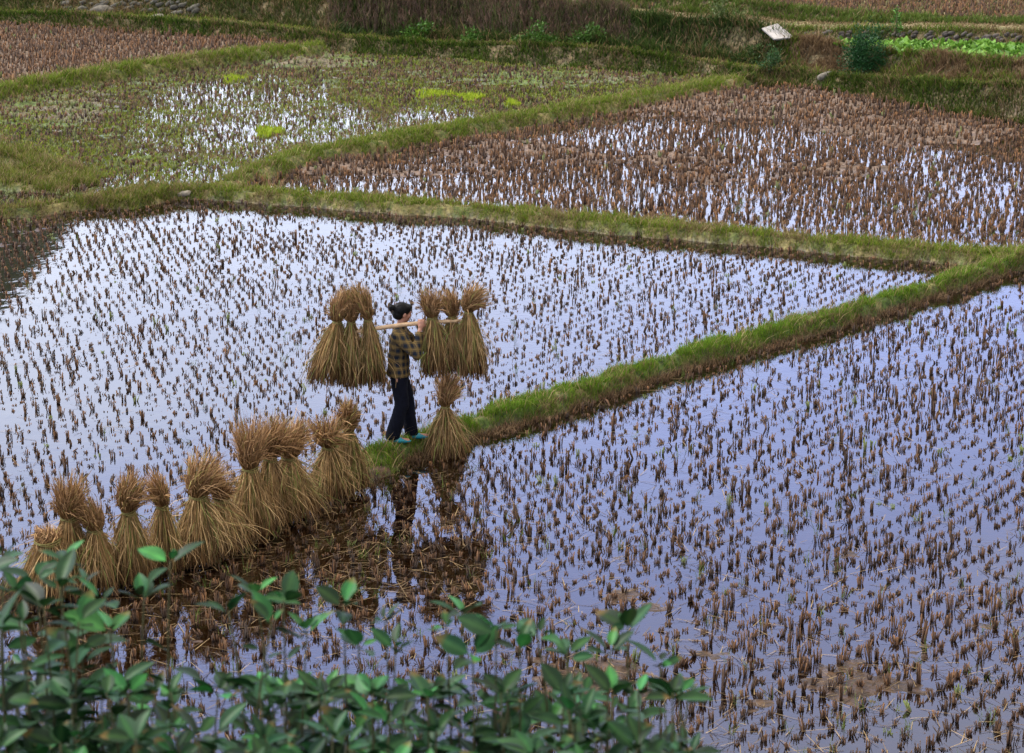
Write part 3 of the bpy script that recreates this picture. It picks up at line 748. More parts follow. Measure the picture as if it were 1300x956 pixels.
# ------------------------------------------------------------------ stones
def rock_mesh(r, sx, sy, sz, tone):
    import bmesh
    bm = bmesh.new(); bmesh.ops.create_icosphere(bm, subdivisions=2, radius=1)
    V = np.array([v.co[:] for v in bm.verts]); F = np.array([[v.index for v in f.verts] for f in bm.faces]); bm.free()
    V = np.sign(V)*np.abs(V)**.75
    s = r.uniform(0, 50)
    nz = fbm(V[:,0]*1.3+s, V[:,1]*1.3+V[:,2]*1.1+s, 7, 3)
    V = V*(.75+.5*nz)[:, None]*np.array([sx, sy, sz])
    a = r.uniform(0, 6.28); ca, sa = math.cos(a*.1), math.sin(a*.1)
    V = np.c_[V[:,0]*ca-V[:,2]*sa, V[:,1], V[:,0]*sa+V[:,2]*ca]
    C = np.tile(np.array(tone)*r.uniform(.6, 1.3), (len(V), 1))*(.7+.6*nz)[:, None]
    return V, F, C
def stone_wall(pxa, pxb, kf, kc, label, seed, tone, n):
    r = np.random.RandomState(seed)
    mid = (pxa+pxb)/2
    f0 = np.array([np.interp(mid, PXS, BR[kf][:,i]) for i in range(3)])
    parts = []
    for j in range(n):
        px = r.uniform(pxa, pxb); t = r.uniform(.0, .95)
        A = np.array([np.interp(px, PXS, BR[kf][:,i]) for i in range(3)]); B = np.array([np.interp(px, PXS, BR[kc][:,i]) for i in range(3)])
        c = A*(1-t)+B*t; c[1] -= .06
        hz = B[2]-A[2]; sz = max(.05, hz*r.uniform(.10, .2))
        V, F, C = rock_mesh(r, sz*r.uniform(1.1, 2.0), sz*1.1, sz, tone)
        parts.append((V+c-f0, F, C))
    V, F, C = merge(parts)
    o = obj('stone_wall', mesh_np('stone_wall', V, F, C, M_rock, True), label=label, category='stone wall', group='dry stone terrace walls'); o.location = f0
stone_wall(40, 255, 2, 3, 'rough grey stone terrace wall at the top left corner', 5, (.085,.078,.06), 80)
stone_wall(1020, 1420, 4, 5, 'dark rubble stone wall behind the green vegetable plot', 6, (.07,.058,.05), 130)
#stone_wall(850, 885, 2, 3, 'short patch of brown stones in the bank below the tan path', 8, (.06,.042,.03), 10)
for (px, py, s, lab) in ((1048,96,.16,'flat pale stone on the ledge left of the round bush'),(1081,97,.14,'rounded pale stone at the left foot of the round bush'),
                         (128,13,.26,'big grey boulder set in the top left wall'),(234,250,.11,'flat grey stone at the water edge of the bund on the left'),(200,22,.17,'round grey boulder right of the biggest one in the top left bank')):
    p = on_ground(px, py)
    r = np.random.RandomState(px); V, F, C = rock_mesh(r, s*1.3, s*.8, s*.55, (.17,.15,.115))
    o = obj('stone', mesh_np('stone', V, F, C, M_rock, True), label=lab, category='stone', group='loose stones'); o.location = p

# the pale slab leaning at the head of the bank
def slab():
    c = on_ground(986, 52); y = c[1]-.25
    q = [at_y(967, 35.6, y+.30), at_y(987, 29.5, y+.38), at_y(1008, 47, y+.02), at_y(983, 49.5, y-.06)]
    q = [np.array(a) for a in q]
    o0 = q[3]; n = np.cross(q[1]-q[0], q[3]-q[0]); n /= np.linalg.norm(n)
    if n[2] < 0: n = -n
    V = [a-o0 for a in q]+[a-o0-n*.06 for a in q]
    F = [(0,1,2,3), (7,6,5,4)]+[(i, i+4, (i+1) % 4+4, (i+1) % 4) for i in range(4)]
    o = obj('concrete_slab', mesh_lists('concrete_slab', V, F, solid('pale_concrete', (.40,.37,.34), .8, .2, 9, .25), False), label='pale grey rectangular slab lying tilted at the top of the bank', category='slab'); o.location = o0
    m = o.modifiers.new('bevel', 'BEVEL'); m.width = .008; m.segments = 2
slab()

# ------------------------------------------------------------------ rice sheaves
M_tie = solid('straw_tie', (.17,.15,.05), .8, .2, 60, .3)
def ribbons(P, w, C, face=None):
    """P (n,k,3) strand points, w (n,k) widths, C (n,k,3)"""
    n, k, _ = P.shape
    T = np.gradient(P, axis=1); T /= np.linalg.norm(T, axis=2)[..., None]+1e-9
    a = rs.normal(0, 1, (n, 1, 3)) if face is None else face
    S = np.cross(T, a); S /= np.linalg.norm(S, axis=2)[..., None]+1e-9
    V = np.stack([P-S*w[..., None]/2, P+S*w[..., None]/2], 2)      # n,k,2,3
    i = (np.arange(n)[:, None]*k*2+np.arange(k-1)[None]*2).ravel()
    F = np.c_[i, i+1, i+3, i+2]
    return V.reshape(-1, 3), F, np.repeat(C.reshape(-1, 3), 2, 0)
def sheaf(loc, H, tie, br, tr, tuft, label, group, seed, n=620, lean=(0, 0), ell=1., green=.22, hang=False, rz=0., bristle=1., tone=1.):
    global rs
    rs_old = rs; rs = np.random.RandomState(seed)
    e = empty('rice_sheaf', loc, label, 'rice sheaf', group, rz)
    lx, ly = lean
    # --- skirt of stalks below the tie
    k = 7
    a = rs.uniform(0, 2*np.pi, n); rr = np.sqrt(rs.uniform(.12, 1, n))
    s = np.linspace(0, 1, k)[None]                                  # 0 at foot, 1 at tie
    z0 = rs.uniform(-.01, .06 if not hang else .14, n)*(1 if not hang else 1)
    Z = z0[:, None]+(tie-z0[:, None])*s
    prof = (1-s)**(1.05 if not hang else .8)
    if hang: prof = prof*(1-.18*(1-s)**4)
    twist = rs.normal(0, .18, n)[:, None]*(1-s)
    rad = tr*rr[:, None]+(br-tr)*rr[:, None]*prof*rs.uniform(.82, 1.12, n)[:, None]
    bow = rs.normal(0, .02, (n, 1))*np.sin(np.pi*s)
    X = rad*np.cos(a[:, None]+twist)*ell+bow; Y = rad*np.sin(a[:, None]+twist)+rs.normal(0, .015, (n, 1))*np.sin(np.pi*s)
    P = np.stack([X+lx*Z, Y+ly*Z, Z], -1)
    g = rs.uniform(0, 1, n) < green*.75
    t = rs.uniform(0, 1, n)
    gm = mixc((.13,.12,.03), (.22,.21,.06), t)
    midc = np.where(g[:, None], gm, mixc((.19,.105,.04), (.56,.37,.16), t**1.3))
    sh = rs.uniform(.35, 1.3, n)[:, None]
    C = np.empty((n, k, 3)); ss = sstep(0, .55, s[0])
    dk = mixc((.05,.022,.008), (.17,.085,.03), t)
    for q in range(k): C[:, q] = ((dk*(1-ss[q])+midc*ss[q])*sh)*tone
    # a slight waist of leaf sheaths: broader ribbons low in number
    w = np.repeat(rs.uniform(.004, .0095, n)[:, None], k, 1)*np.linspace(1, .8, k)
    V1, F1, C1 = ribbons(P, w, C)
    # loose hanging leaf blades over the skirt
    m = int(n*.38); aa = rs.uniform(0, 6.28, m); st = rs.uniform(.35, 1.0, m); ln = rs.uniform(.18, .45, m); kk = 5
    q = np.linspace(0, 1, kk)[None]
    r0 = (tr+(br-tr)*(1-st))*rs.uniform(.85, 1.05, m)
    out = rs.gamma(1.6, .05, m)*bristle
    Rr = r0[:, None]+(br*.5*ln/tie)[:, None]*q+out[:, None]*np.sin(q*np.pi*.7)
    Zz = (tie*st)[:, None]-ln[:, None]*q**1.2*.9
    Zz = np.maximum(Zz, .0)
    da = rs.normal(0, .25, m)[:, None]*q
    Pl = np.stack([Rr*np.cos(aa[:, None]+da)*ell+lx*Zz, Rr*np.sin(aa[:, None]+da)+ly*Zz, Zz], -1)
    t = rs.uniform(0, 1, m); gl = (rs.uniform(0, 1, m) < green*.8)[:, None]
    c = np.where(gl, mixc((.11,.14,.03), (.21,.24,.06), t), mixc((.18,.10,.038), (.54,.37,.18), t**1.3))*tone
    V2, F2, C2 = ribbons(Pl, rs.uniform(.004, .009, m)[:, None]*np.linspace(1, .3, kk)[None], np.repeat(c[:, None], kk, 1))
    V, F, C = merge([(V1, F1, C1), (V2, F2, C2)])
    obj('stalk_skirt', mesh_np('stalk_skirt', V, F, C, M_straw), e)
    # --- tuft of threshed heads above the tie
    n2 = int(n*.95); k = 7; T = H-tie
    a = rs.uniform(0, 2*np.pi, n2); rr = np.sqrt(rs.uniform(.0, 1, n2)); s = np.linspace(0, 1, k)[None]
    L = T*(.35+.70*rs.uniform(0, 1, n2)**.8+.14*(rs.uniform(0, 1, n2) < .12))[:, None]*(1.1-.22*rr[:, None]+.10*np.sin(a*2+seed)[:, None])
    spread = tuft*rr[:, None]
    rad = tr*rr[:, None]+(spread-tr*rr[:, None])*s**.9
    curl = rs.gamma(2., .028, n2)[:, None]*(s**3)*bristle
    ca = a[:, None]+rs.normal(0, .35, (n2, 1))*s
    X = rad*np.cos(ca)*ell+curl*np.cos(ca+1); Y = rad*np.sin(ca)+curl*np.sin(ca+1)
    jx = np.cumsum(rs.normal(0, .009, (n2, k)), 1); jy = np.cumsum(rs.normal(0, .009, (n2, k)), 1); jx[:, 0] = 0; jy[:, 0] = 0
    Z = tie+L*s-curl*.9
    bend = rs.normal(0, .075, 2)+np.array([-.02, 0]); X = X+bend[0]*s**1.6; Y = Y+bend[1]*s**1.6
    P = np.stack([X+jx+lx*Z, Y+jy+ly*Z, Z], -1)
    t = rs.uniform(0, 1, n2)
    hc = mixc((.12,.058,.024), (.58,.36,.17), t**1.5)*tone; lc = mixc((.09,.045,.015), (.25,.14,.05), t)*tone
    gg = (rs.uniform(0, 1, n2) < green*.35)[:, None]; hc = np.where(gg, mixc((.16,.15,.04), (.32,.28,.08), t), hc)
    C = np.empty((n2, k, 3))
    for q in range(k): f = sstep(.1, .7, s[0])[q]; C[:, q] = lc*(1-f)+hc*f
    w = rs.uniform(.004, .009, n2)[:, None]*np.array([.9,1,1.2,1.2,1.1,.8,.3])[None]
    V, F, C = ribbons(P, w, C)
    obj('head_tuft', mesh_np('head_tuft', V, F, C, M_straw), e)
    # --- the tie: a few twisted turns of straw
    Vs, Fs = [], []
    for j in range(3):
        zc = tie-.02+.016*j
        pts = [np.array([lx*zc+(tr*1.08)*ell*math.cos(q), ly*zc+(tr*1.08)*math.sin(q), zc+.012*math.sin(q*2+j)]) for q in np.linspace(0, 2*math.pi, 17)]
        tube_pts(Vs, Fs, pts, [.005]*17, 5, False)
    obj('straw_tie', mesh_lists('straw_tie', Vs, Fs, M_tie), e)
    rs = rs_old
    return e
def stand(px, pyfoot, pytop, **kw):
    # foot pixel sits at the front edge of the skirt
    z = kw.pop('z', .02)
    c = at_z(px, pyfoot, z); y = c[1]+kw['br']*.6
    c = np.array([ (px-CX)/FPX*(y*CT+(HC-z)*ST), y, z])
    top = at_y(px, pytop, y)[2]
    H = top-z
    tf = kw.pop('tf', .57)
    return sheaf(c, H, H*tf, label=kw.pop('label'), group='straw sheaves standing in a line on the bund', **kw)
stand(566, 587, 468, br=.29, tr=.05, tuft=.14, seed=11, z=-.10, tf=.58, n=760, green=.2, bristle=1.2, label='lone standing rice sheaf with its foot in the water right of the woman')
stand(446, 622, 500, br=.22, tr=.06, tuft=.12, seed=12, z=.02, tf=.60, n=600, green=.4, lean=(-.03,0), label='standing rice sheaf with a tall narrow top at the grassy right end of the row')
stand(420, 634, 523, br=.28, tr=.075, tuft=.22, seed=13, z=.0, tf=.58, n=700, green=.28, bristle=1.5, lean=(-.02,0), label='bushy rice sheaf just left of the tall narrow one, overlapping it')
stand(372, 658, 524, br=.33, tr=.085, tuft=.21, seed=14, z=0, tf=.56, n=900, green=.3, bristle=1.6, lean=(-.04,0), label='wide green streaked rice sheaf on the right side of the tallest clump')
stand(345, 668, 520, br=.25, tr=.07, tuft=.20, seed=22, z=0, tf=.57, n=600, green=.25, bristle=1.6, label='rice sheaf squeezed between two others in the tallest clump of the row')
stand(320, 682, 530, br=.27, tr=.08, tuft=.19, seed=15, z=0, tf=.56, n=760, green=.15, bristle=1.3, label='brown shaggy rice sheaf on the left side of the tallest clump')
stand(290, 700, 596, br=.26, tr=.08, tuft=.14, seed=23, z=0, tf=.62, n=500, green=.12, bristle=1.2, lean=(-.1,0), label='low rice sheaf leaning left, half hidden behind the broad dark topped one')
stand(255, 716, 572, br=.33, tr=.09, tuft=.20, seed=16, z=0, tf=.58, n=900, green=.22, bristle=1.5, label='broad rice sheaf with a wide dark brown top standing alone left of the tallest clump')
stand(209, 727, 594, br=.23, tr=.06, tuft=.12, seed=17, z=0, tf=.62, n=420, green=.2, bristle=1., label='thin rice sheaf between the broad one and the one behind the sprig of leaves')
stand(167, 742, 592, br=.28, tr=.068, tuft=.145, seed=18, z=0, tf=.60, n=560, green=.25, bristle=1., label='rice sheaf with a neat upright top, second from the pair at the left end')
stand(124, 752, 628, br=.29, tr=.07, tuft=.15, seed=19, z=0, tf=.62, n=560, green=.25, bristle=1.2, label='shorter right sheaf of the pair at the left end of the row')
stand(92, 752, 598, br=.29, tr=.08, tuft=.16, seed=20, z=0, tf=.60, n=620, green=.18, bristle=1.2, label='taller left sheaf of the pair at the left end of the row')
stand(52, 768, 668, br=.32, tr=.12, tuft=.10, seed=21, z=0, tf=.80, n=460, green=.15, bristle=1.2, lean=(.16,0), label='low spread out rice sheaf at the far left behind the shrubs')

# ------------------------------------------------------------------ the woman with her carrying pole
YP = float(at_z(508, 560, .15)[1])
feet = at_y(508, 559, YP); GZ = float(ground(np.array([feet[0]]), np.array([YP]))[0])
PX = feet[0]
pz = GZ+.015; PS = 1.03
pa = at_y(416, 425, YP-.15); pb = at_y(607, 403, YP-.06)
Vs, Fs = [], []
pd = pb-pa
pts = [pd*t+np.array([0, 0, -.055*(2*t-1)**2+.015]) for t in np.linspace(0, 1, 9)]
tube_pts(Vs, Fs, pts, [.017,.02,.023,.025,.026,.025,.023,.02,.017], 10)
po = obj('carrying_pole', mesh_lists('carrying_pole', Vs, Fs, solid('peeled_wood', (.46,.31,.18), .55, .35, 18, .2)), label='pale wooden carrying pole resting across the woman\'s shoulder', category='pole'); po.location = pa
def hangs(px, pytie, pytop, pybot, dy, **kw):
    y = YP-.15+.09*(px-416)/191+dy-.01
    zt = at_y(px, pytie, y)[2]; top = at_y(px, pytop, y)[2]; bot = at_y(px, pybot, y)[2]
    x = at_y(px, pytie, y)[0]
    lx = kw.get('lean', (0, 0))[0]
    return sheaf(np.array([x-lx*(zt-bot), y, bot]), top-bot, zt-bot, hang=True, group='straw sheaves hanging from the carrying pole', **kw)
hangs(428, 408, 368, 488, .0, br=.27, tr=.052, tuft=.12, seed=31, n=700, lean=(.20,0), green=.25, bristle=.9, tone=.95, label='hanging rice sheaf at the outer left end of the pole')
hangs(446, 409, 361, 492, .03, br=.18, tr=.045, tuft=.11, seed=32, n=560, lean=(.02,0), green=.28, bristle=.9, tone=.95, label='middle of the three rice sheaves hanging behind the woman\'s back')
hangs(467, 406, 360, 490, .0, br=.17, tr=.045, tuft=.115, seed=33, n=560, lean=(-.09,0), green=.45, bristle=.9, tone=.95, label='greenest hanging rice sheaf, nearest the woman\'s back')
hangs(549, 403, 362, 478, .0, br=.19, tr=.055, tuft=.13, seed=34, n=600, lean=(-.02,0), green=.28, bristle=.9, tone=.95, label='hanging rice sheaf right in front of the woman\'s hands')
hangs(574, 402, 366, 474, .05, br=.16, tr=.045, tuft=.10, seed=35, n=520, lean=(-.03,0), green=.22, bristle=.9, tone=.95, label='hanging rice sheaf in the middle of the right hand load')
hangs(595, 396, 358, 480, .0, br=.21, tr=.05, tuft=.14, seed=36, n=600, lean=(-.06,0), green=.25, bristle=.9, tone=.95, label='hanging rice sheaf at the outer right end of the pole')

def skin_mesh(verts, edges, radii, root=0, sub=2):
    me = bpy.data.meshes.new('tmp'); me.from_pydata([tuple(v) for v in verts], edges, [])
    o = bpy.data.objects.new('tmp', me); col.objects.link(o)
    m = o.modifiers.new('s', 'SKIN'); m.use_smooth_shade = True
    for i, v in enumerate(me.skin_vertices[0].data):
        r = radii[i]; v.radius = (r, r) if not isinstance(r, tuple) else r
        v.use_root = (i == root)
    ss = o.modifiers.new('u', 'SUBSURF'); ss.levels = sub; ss.render_levels = sub
    dg = bpy.context.evaluated_depsgraph_get(); dg.update()
    out = bpy.data.meshes.new_from_object(o.evaluated_get(dg), depsgraph=dg)
    bpy.data.objects.remove(o)
    return out
def mdata(me):
    V = np.array([v.co[:] for v in me.vertices]); F = [tuple(p.vertices) for p in me.polygons]; return V, F
def join_lists(parts):
    Vs, Fs = [], []
    for V, F in parts:
        o = len(Vs); Vs += [tuple(v) for v in V]; Fs += [tuple(i+o for i in f) for f in F]
    return Vs, Fs
def remesh(Vs, Fs, vox, smooth_it=3):
    me = bpy.data.meshes.new('tmp'); me.from_pydata(Vs, [], Fs); me.update()
    o = bpy.data.objects.new('tmp', me); col.objects.link(o)
    r = o.modifiers.new('r', 'REMESH'); r.mode = 'VOXEL'; r.voxel_size = vox; r.use_smooth_shade = True
    s = o.modifiers.new('s', 'SMOOTH'); s.factor = .5; s.iterations = smooth_it
    dg = bpy.context.evaluated_depsgraph_get(); dg.update()
    out = bpy.data.meshes.new_from_object(o.evaluated_get(dg), depsgraph=dg)
    bpy.data.objects.remove(o); out.name = 'mesh'
    out.polygons.foreach_set('use_smooth', np.ones(len(out.polygons), bool))
    return out
def ellipsoid(c, r, seg=20, ring=12, f=None):
    V, F = [], []
    for i in range(ring+1):
        th = math.pi*i/ring
        for j in range(seg):
            ph = 2*math.pi*j/seg
            p = np.array([math.sin(th)*math.cos(ph), math.sin(th)*math.sin(ph), math.cos(th)])
            if f: p = f(p)
            V.append(np.array(c)+p*np.array(r))
    for i in range(ring):
        for j in range(seg):
            F.append((i*seg+j, (i+1)*seg+j, (i+1)*seg+(j+1) % seg, i*seg+(j+1) % seg))
    return V, F

def woman():
    # local frame: +x where she faces (right in the photograph), +y away from the camera, z up; heights in metres
    polez = ((pa+(pd)*((PX+.16-pa[0])/pd[0]))[2]-pz+.03)/PS          # pole height in front of her shoulder
    poley = ((pa+(pd)*((PX+.16-pa[0])/pd[0]))[1]-YP)/PS
    hand = np.array([.265, poley+.0, polez])
    J = dict(pel=(0,0,.86), waist=(.0,0,1.0), chest=(.01,0,1.18), neck0=(.015,.01,1.345), neck1=(.03,.015,1.42), head=(.045,.02,1.49),
             hipR=(.0,-.085,.84), kneeR=(.045,-.09,.46), ankR=(-.085,-.07,.09), heelR=(-.09,-.07,.035), toeR=(.09,-.085,.03),
             hipL=(.0,.085,.84), kneeL=(.10,.09,.47), ankL=(.13,.10,.09), heelL=(.12,.10,.035), toeL=(.30,.10,.03),
             shR=(.02,-.16,1.30), elR=(.21,-.235,1.105), wrR=(.25,poley-.055,polez-.075),
             shL=(.02,.17,1.30), elL=(.20,.24,1.08), wrL=(.40,.10,polez-.10))
    parts = []
    def sec(cs, n=20):
        """closed tube through elliptical sections (centre, half-width along x, half-width along y)"""
        V, F = [], []
        for c, a, b in cs:
            for q in range(n):
                t = 2*math.pi*q/n; V.append((c[0]+a*math.cos(t), c[1]+b*math.sin(t), c[2]))
        for k in range(len(cs)-1):
            for q in range(n): F.append((k*n+q, k*n+(q+1) % n, (k+1)*n+(q+1) % n, (k+1)*n+q))
        F.append(tuple(range(n))[::-1]); F.append(tuple((len(cs)-1)*n+q for q in range(n)))
        return V, F
    def limb(pts, rads, out):
        P = [np.array(p, float) for p in pts]; Q, rr = [], []
        for k in range(len(P)-1):
            for t in (0, .25, .5, .75):
                Q.append(P[k]*(1-t)+P[k+1]*t); rr.append(rads[k]*(1-t)+rads[k+1]*t)
        Q.append(P[-1]); rr.append(rads[-1])
        Vs, Fs = [], []; tube_pts(Vs, Fs, Q, rr, 14); out.append((Vs, Fs))
        for p, r in zip(P, rads): out.append(ellipsoid(p, (r, r, r), 14, 10))
    parts.append(sec([((0,0,.80),.08,.11), ((0,0,.88),.09,.12), ((0,0,1.0),.09,.125), ((.01,0,1.15),.11,.14), ((.012,0,1.27),.09,.145), ((.015,.005,1.33),.06,.09), ((.018,.01,1.36),.045,.05)]))
    limb([(.015,.008,1.32), J['neck1'], J['head']], [.055,.048,.05], parts)
    for S_ in 'RL':
        limb([J['hip'+S_], J['knee'+S_], J['ank'+S_]], [.085,.055,.036], parts)
        limb([J['heel'+S_], J['toe'+S_]], [.034,.028], parts)
        limb([J['sh'+S_], J['el'+S_], J['wr'+S_]], [.052,.038,.025], parts)
    # head: skull, jaw, nose, brow, lips, ears; turned a little away from the camera
    yaw, tilt = R(22), R(14)
    hc = np.array([.05, .02, 1.525])
    def hx(p):
        x, y, z = p
        x2 = x*math.cos(tilt)+z*math.sin(tilt); z2 = -x*math.sin(tilt)+z*math.cos(tilt)
        return np.array([x2*math.cos(yaw)-y*math.sin(yaw), x2*math.sin(yaw)+y*math.cos(yaw), z2])+hc
    def addh(c, r):
        V, F = ellipsoid(c, r); parts.append(([hx(v) for v in V], F))
    addh((-.012,0,.022), (.098,.078,.095)); addh((.030,0,-.035), (.062,.058,.075)); addh((.052,0,-.080), (.026,.03,.024))
    addh((.094,0,-.012), (.018,.013,.024)); addh((.086,0,.012), (.010,.011,.026)); addh((.078,0,.030), (.02,.045,.010))
    addh((.082,0,-.052), (.015,.024,.006)); addh((.081,0,-.063), (.013,.021,.007))
    for s in (-1, 1):
        addh((.076,s*.030,.010), (.012,.016,.010)); addh((-.004,s*.080,-.008), (.018,.010,.030)); addh((.055,s*.045,-.018), (.028,.022,.024))
    # hands: palm, four fingers wrapped over the pole and a thumb beneath it
    def handmesh(wr, hd, side):
        wr = np.array(wr); hd = np.array(hd)
        pr = .026
        up = hd-wr; up /= np.linalg.norm(up)
        pv, pe, prr = [], [], []
        def chain(pts, rads):
            o = len(pv); pv.extend([tuple(p) for p in pts]); prr.extend(rads); pe.extend([(o+i, o+i+1) for i in range(len(pts)-1)])
            return skin_mesh([tuple(p) for p in pts], [(i, i+1) for i in range(len(pts)-1)], rads, 0, 2)
        pc = hd+np.array([0, side*(pr+.014), -.012])
        V, F = ellipsoid(pc, (.042,.016,.046)); parts.append((V, F))
        V, F = ellipsoid((pc+wr)/2, (.027,.020,.05)); parts.append((V, F))
        for j, (dx, ln) in enumerate(((.031,.95), (.0105,1.05), (-.0105,1.), (-.031,.82))):
            b = pc+np.array([dx, 0, .02])
            c = hd+np.array([dx, 0, 0])
            pts = [b]+[c+np.array([0, side*(pr+.011)*math.cos(q), (pr+.011)*math.sin(q)]) for q in [R(35), R(80), R(125), R(125+50*ln)]]
            parts.append(mdata(chain(pts, [.0095, .0092, .0088, .0082, .007])))
        th = [pc+np.array([.028, 0, -.022]), hd+np.array([.048, side*.03, -.026]), hd+np.array([.052, side*.004, -.036]), hd+np.array([.046, -side*.018, -.034])]
        parts.append(mdata(chain(th, [.012, .0115, .0105, .008])))
    handmesh(J['wrR'], hand, -1)
    pl = (pa+pd*((PX+.40-pa[0])/pd[0]))
    handmesh(J['wrL'], np.array([.40, (pl[1]-YP)/PS, (pl[2]-pz+.005)/PS]), 1)
    Vs, Fs = join_lists(parts)
    me = remesh(Vs, Fs, .0055, 2)
    me.materials.append(solid('skin', (.36,.175,.115), .55, .4, 60, .08)); me.name = 'person'
    body = obj('person', me, label='woman in a dark plaid shirt and navy trousers carrying sheaves on a pole', category='person')
    body.location = (PX, YP, pz); body.scale = (PS, PS, PS)
    # hair: cap with a low bun at the back
    hp = []
    def hair(c, r, f=None):
        V, F = ellipsoid(c, r, f=f); hp.append(([hx(v) for v in V], F))
    hair((-.024,0,.034), (.103,.089,.096)); hair((-.055,0,-.02), (.068,.074,.066)); hair((.035,0,.082), (.055,.066,.038))
    hair((-.145,.0,.045), (.040,.036,.036)); hair((-.112,0,.035), (.03,.022,.022)); hair((.01,-.052,.058), (.055,.034,.045)); hair((.01,.052,.058), (.055,.034,.045))
    hair((-.165,.01,.065), (.02,.02,.022)); hair((-.16,-.015,.025), (.02,.014,.026))
    Vs, Fs = join_lists(hp); hm = remesh(Vs, Fs, .006, 2)
    n = len(hm.vertices); co = np.empty(n*3); hm.vertices.foreach_get('co', co); co = co.reshape(-1, 3)
    nz = fbm(co[:,0]*60+co[:,2]*20, co[:,1]*90, 160, 2)-.5
    nr = np.array([v.normal[:] for v in hm.vertices]); co = co+nr*nz[:, None]*.007
    hm.vertices.foreach_set('co', co.ravel()); hm.materials.append(solid('black_hair', (.003,.003,.003), .6, .15, 80, .4))
    obj('hair', hm, body)
    # eyes
    for s in (-1, 1):
        V, F = ellipsoid((.083, s*.030, .010), (.009,.009,.006), 10, 8)
        obj('eye', mesh_lists('eye', [hx(v) for v in V], F, solid('eye_dark', (.03,.02,.02), .2, .5)), body)
    # shirt
    sp_ = [sec([((-.012,0,.795),.135,.175), ((-.010,0,.815),.140,.180), ((-.006,0,.90),.132,.172), ((.0,0,1.02),.118,.158), ((.008,0,1.15),.128,.170), ((.010,0,1.24),.118,.175), ((.012,0,1.30),.095,.150), ((.016,.004,1.345),.070,.095), ((.022,.010,1.385),.060,.062)])]
    limb([(.018,-.150,1.290), (.11,-.205,1.19), (.215,-.24,1.095), (.240,poley-.080,polez-.13)], [.080,.072,.062,.048], sp_)
    limb([(.018,.150,1.290), (.11,.21,1.18), (.205,.24,1.08), (.34,.15,polez-.16)], [.080,.070,.060,.046], sp_)
    Vs, Fs = join_lists(sp_); sm2 = remesh(Vs, Fs, .008, 4)
    n = len(sm2.vertices); co = np.empty(n*3); sm2.vertices.foreach_get('co', co); co = co.reshape(-1, 3)
    nr = np.array([v.normal[:] for v in sm2.vertices])
    fold = (fbm(co[:,2]*9+co[:,0]*9, co[:,1]*5+co[:,0]*4, 165, 3)-.5)*.035+(fbm(co[:,0]*26, co[:,2]*16, 166, 2)-.5)*.012
    co = co+nr*fold[:, None]
    sm2.vertices.foreach_set('co', co.ravel())
    # plaid
    m, nt, N, L, P = nodes_mat('plaid_cloth')
    tc = N.new('ShaderNodeTexCoord'); sp = N.new('ShaderNodeSeparateXYZ'); L.new(tc.outputs['Object'], sp.inputs[0])
    def mth(op, a, b=None, c=None):
        x = N.new('ShaderNodeMath'); x.operation = op
        for i, v in enumerate((a, b, c)):
            if v is None: continue
            if isinstance(v, (int, float)): x.inputs[i].default_value = v
            else: L.new(v, x.inputs[i])
        return x.outputs[0]
    u = mth('ADD', sp.outputs['X'], mth('MULTIPLY', sp.outputs['Y'], .9))
    def bands(v, per, duty, off=0.):
        f = mth('FRACT', mth('ADD', mth('DIVIDE', v, per), off)); return mth('LESS_THAN', f, duty)
    dark = mth('MULTIPLY', mth('ADD', bands(u, .085, .45), bands(sp.outputs['Z'], .085, .45)), .5)
    thin = mth('MAXIMUM', bands(u, .085, .10, .3), bands(sp.outputs['Z'], .085, .10, .3))
    mx = N.new('ShaderNodeMix'); mx.data_type = 'RGBA'; L.new(dark, mx.inputs['Factor']); mx.inputs['A'].default_value = (.105,.072,.028,1); mx.inputs['B'].default_value = (.010,.014,.022,1)
    mx2 = N.new('ShaderNodeMix'); mx2.data_type = 'RGBA'; L.new(mth('MULTIPLY', thin, .55), mx2.inputs['Factor']); L.new(mx.outputs['Result'], mx2.inputs['A']); mx2.inputs['B'].default_value = (.20,.13,.045,1)
    L.new(mx2.outputs['Result'], P.inputs['Base Color']); P.inputs['Roughness'].default_value = .9; P.inputs['Specular IOR Level'].default_value = .15
    sm2.materials.append(m); obj('shirt', sm2, body)
    # trousers
    tp = [sec([((-.004,0,.78),.115,.155), ((-.004,0,.86),.120,.155), ((-.004,0,.93),.10,.14)])]
    limb([(.0,-.075,.80), (.025,-.085,.46), (-.078,-.07,.10)], [.098,.084,.080], tp)
    limb([(.005,.075,.80), (.080,.085,.47), (.125,.10,.10)], [.098,.084,.078], tp)
    tp.append(sec([((-.082,-.07,.05),.078,.074), ((-.078,-.07,.12),.078,.074)])); tp.append(sec([((.126,.10,.05),.076,.072), ((.124,.10,.12),.076,.072)]))
    Vs, Fs = join_lists(tp); tm2 = remesh(Vs, Fs, .009, 4)
    n = len(tm2.vertices); co = np.empty(n*3); tm2.vertices.foreach_get('co', co); co = co.reshape(-1, 3)
    nr = np.array([v.normal[:] for v in tm2.vertices])
    co = co+nr*((fbm(co[:,0]*14+co[:,2]*3, co[:,1]*9+co[:,2]*4, 170, 3)-.5)*.03)[:, None]
    tm2.vertices.foreach_set('co', co.ravel()); tm2.materials.append(solid('navy_cloth', (.004,.005,.010), .9, .1, 30, .3)); obj('trousers', tm2, body)
    # turquoise shoes
    ms = solid('turquoise_rubber', (.01,.20,.26), .6, .4, 30, .1)
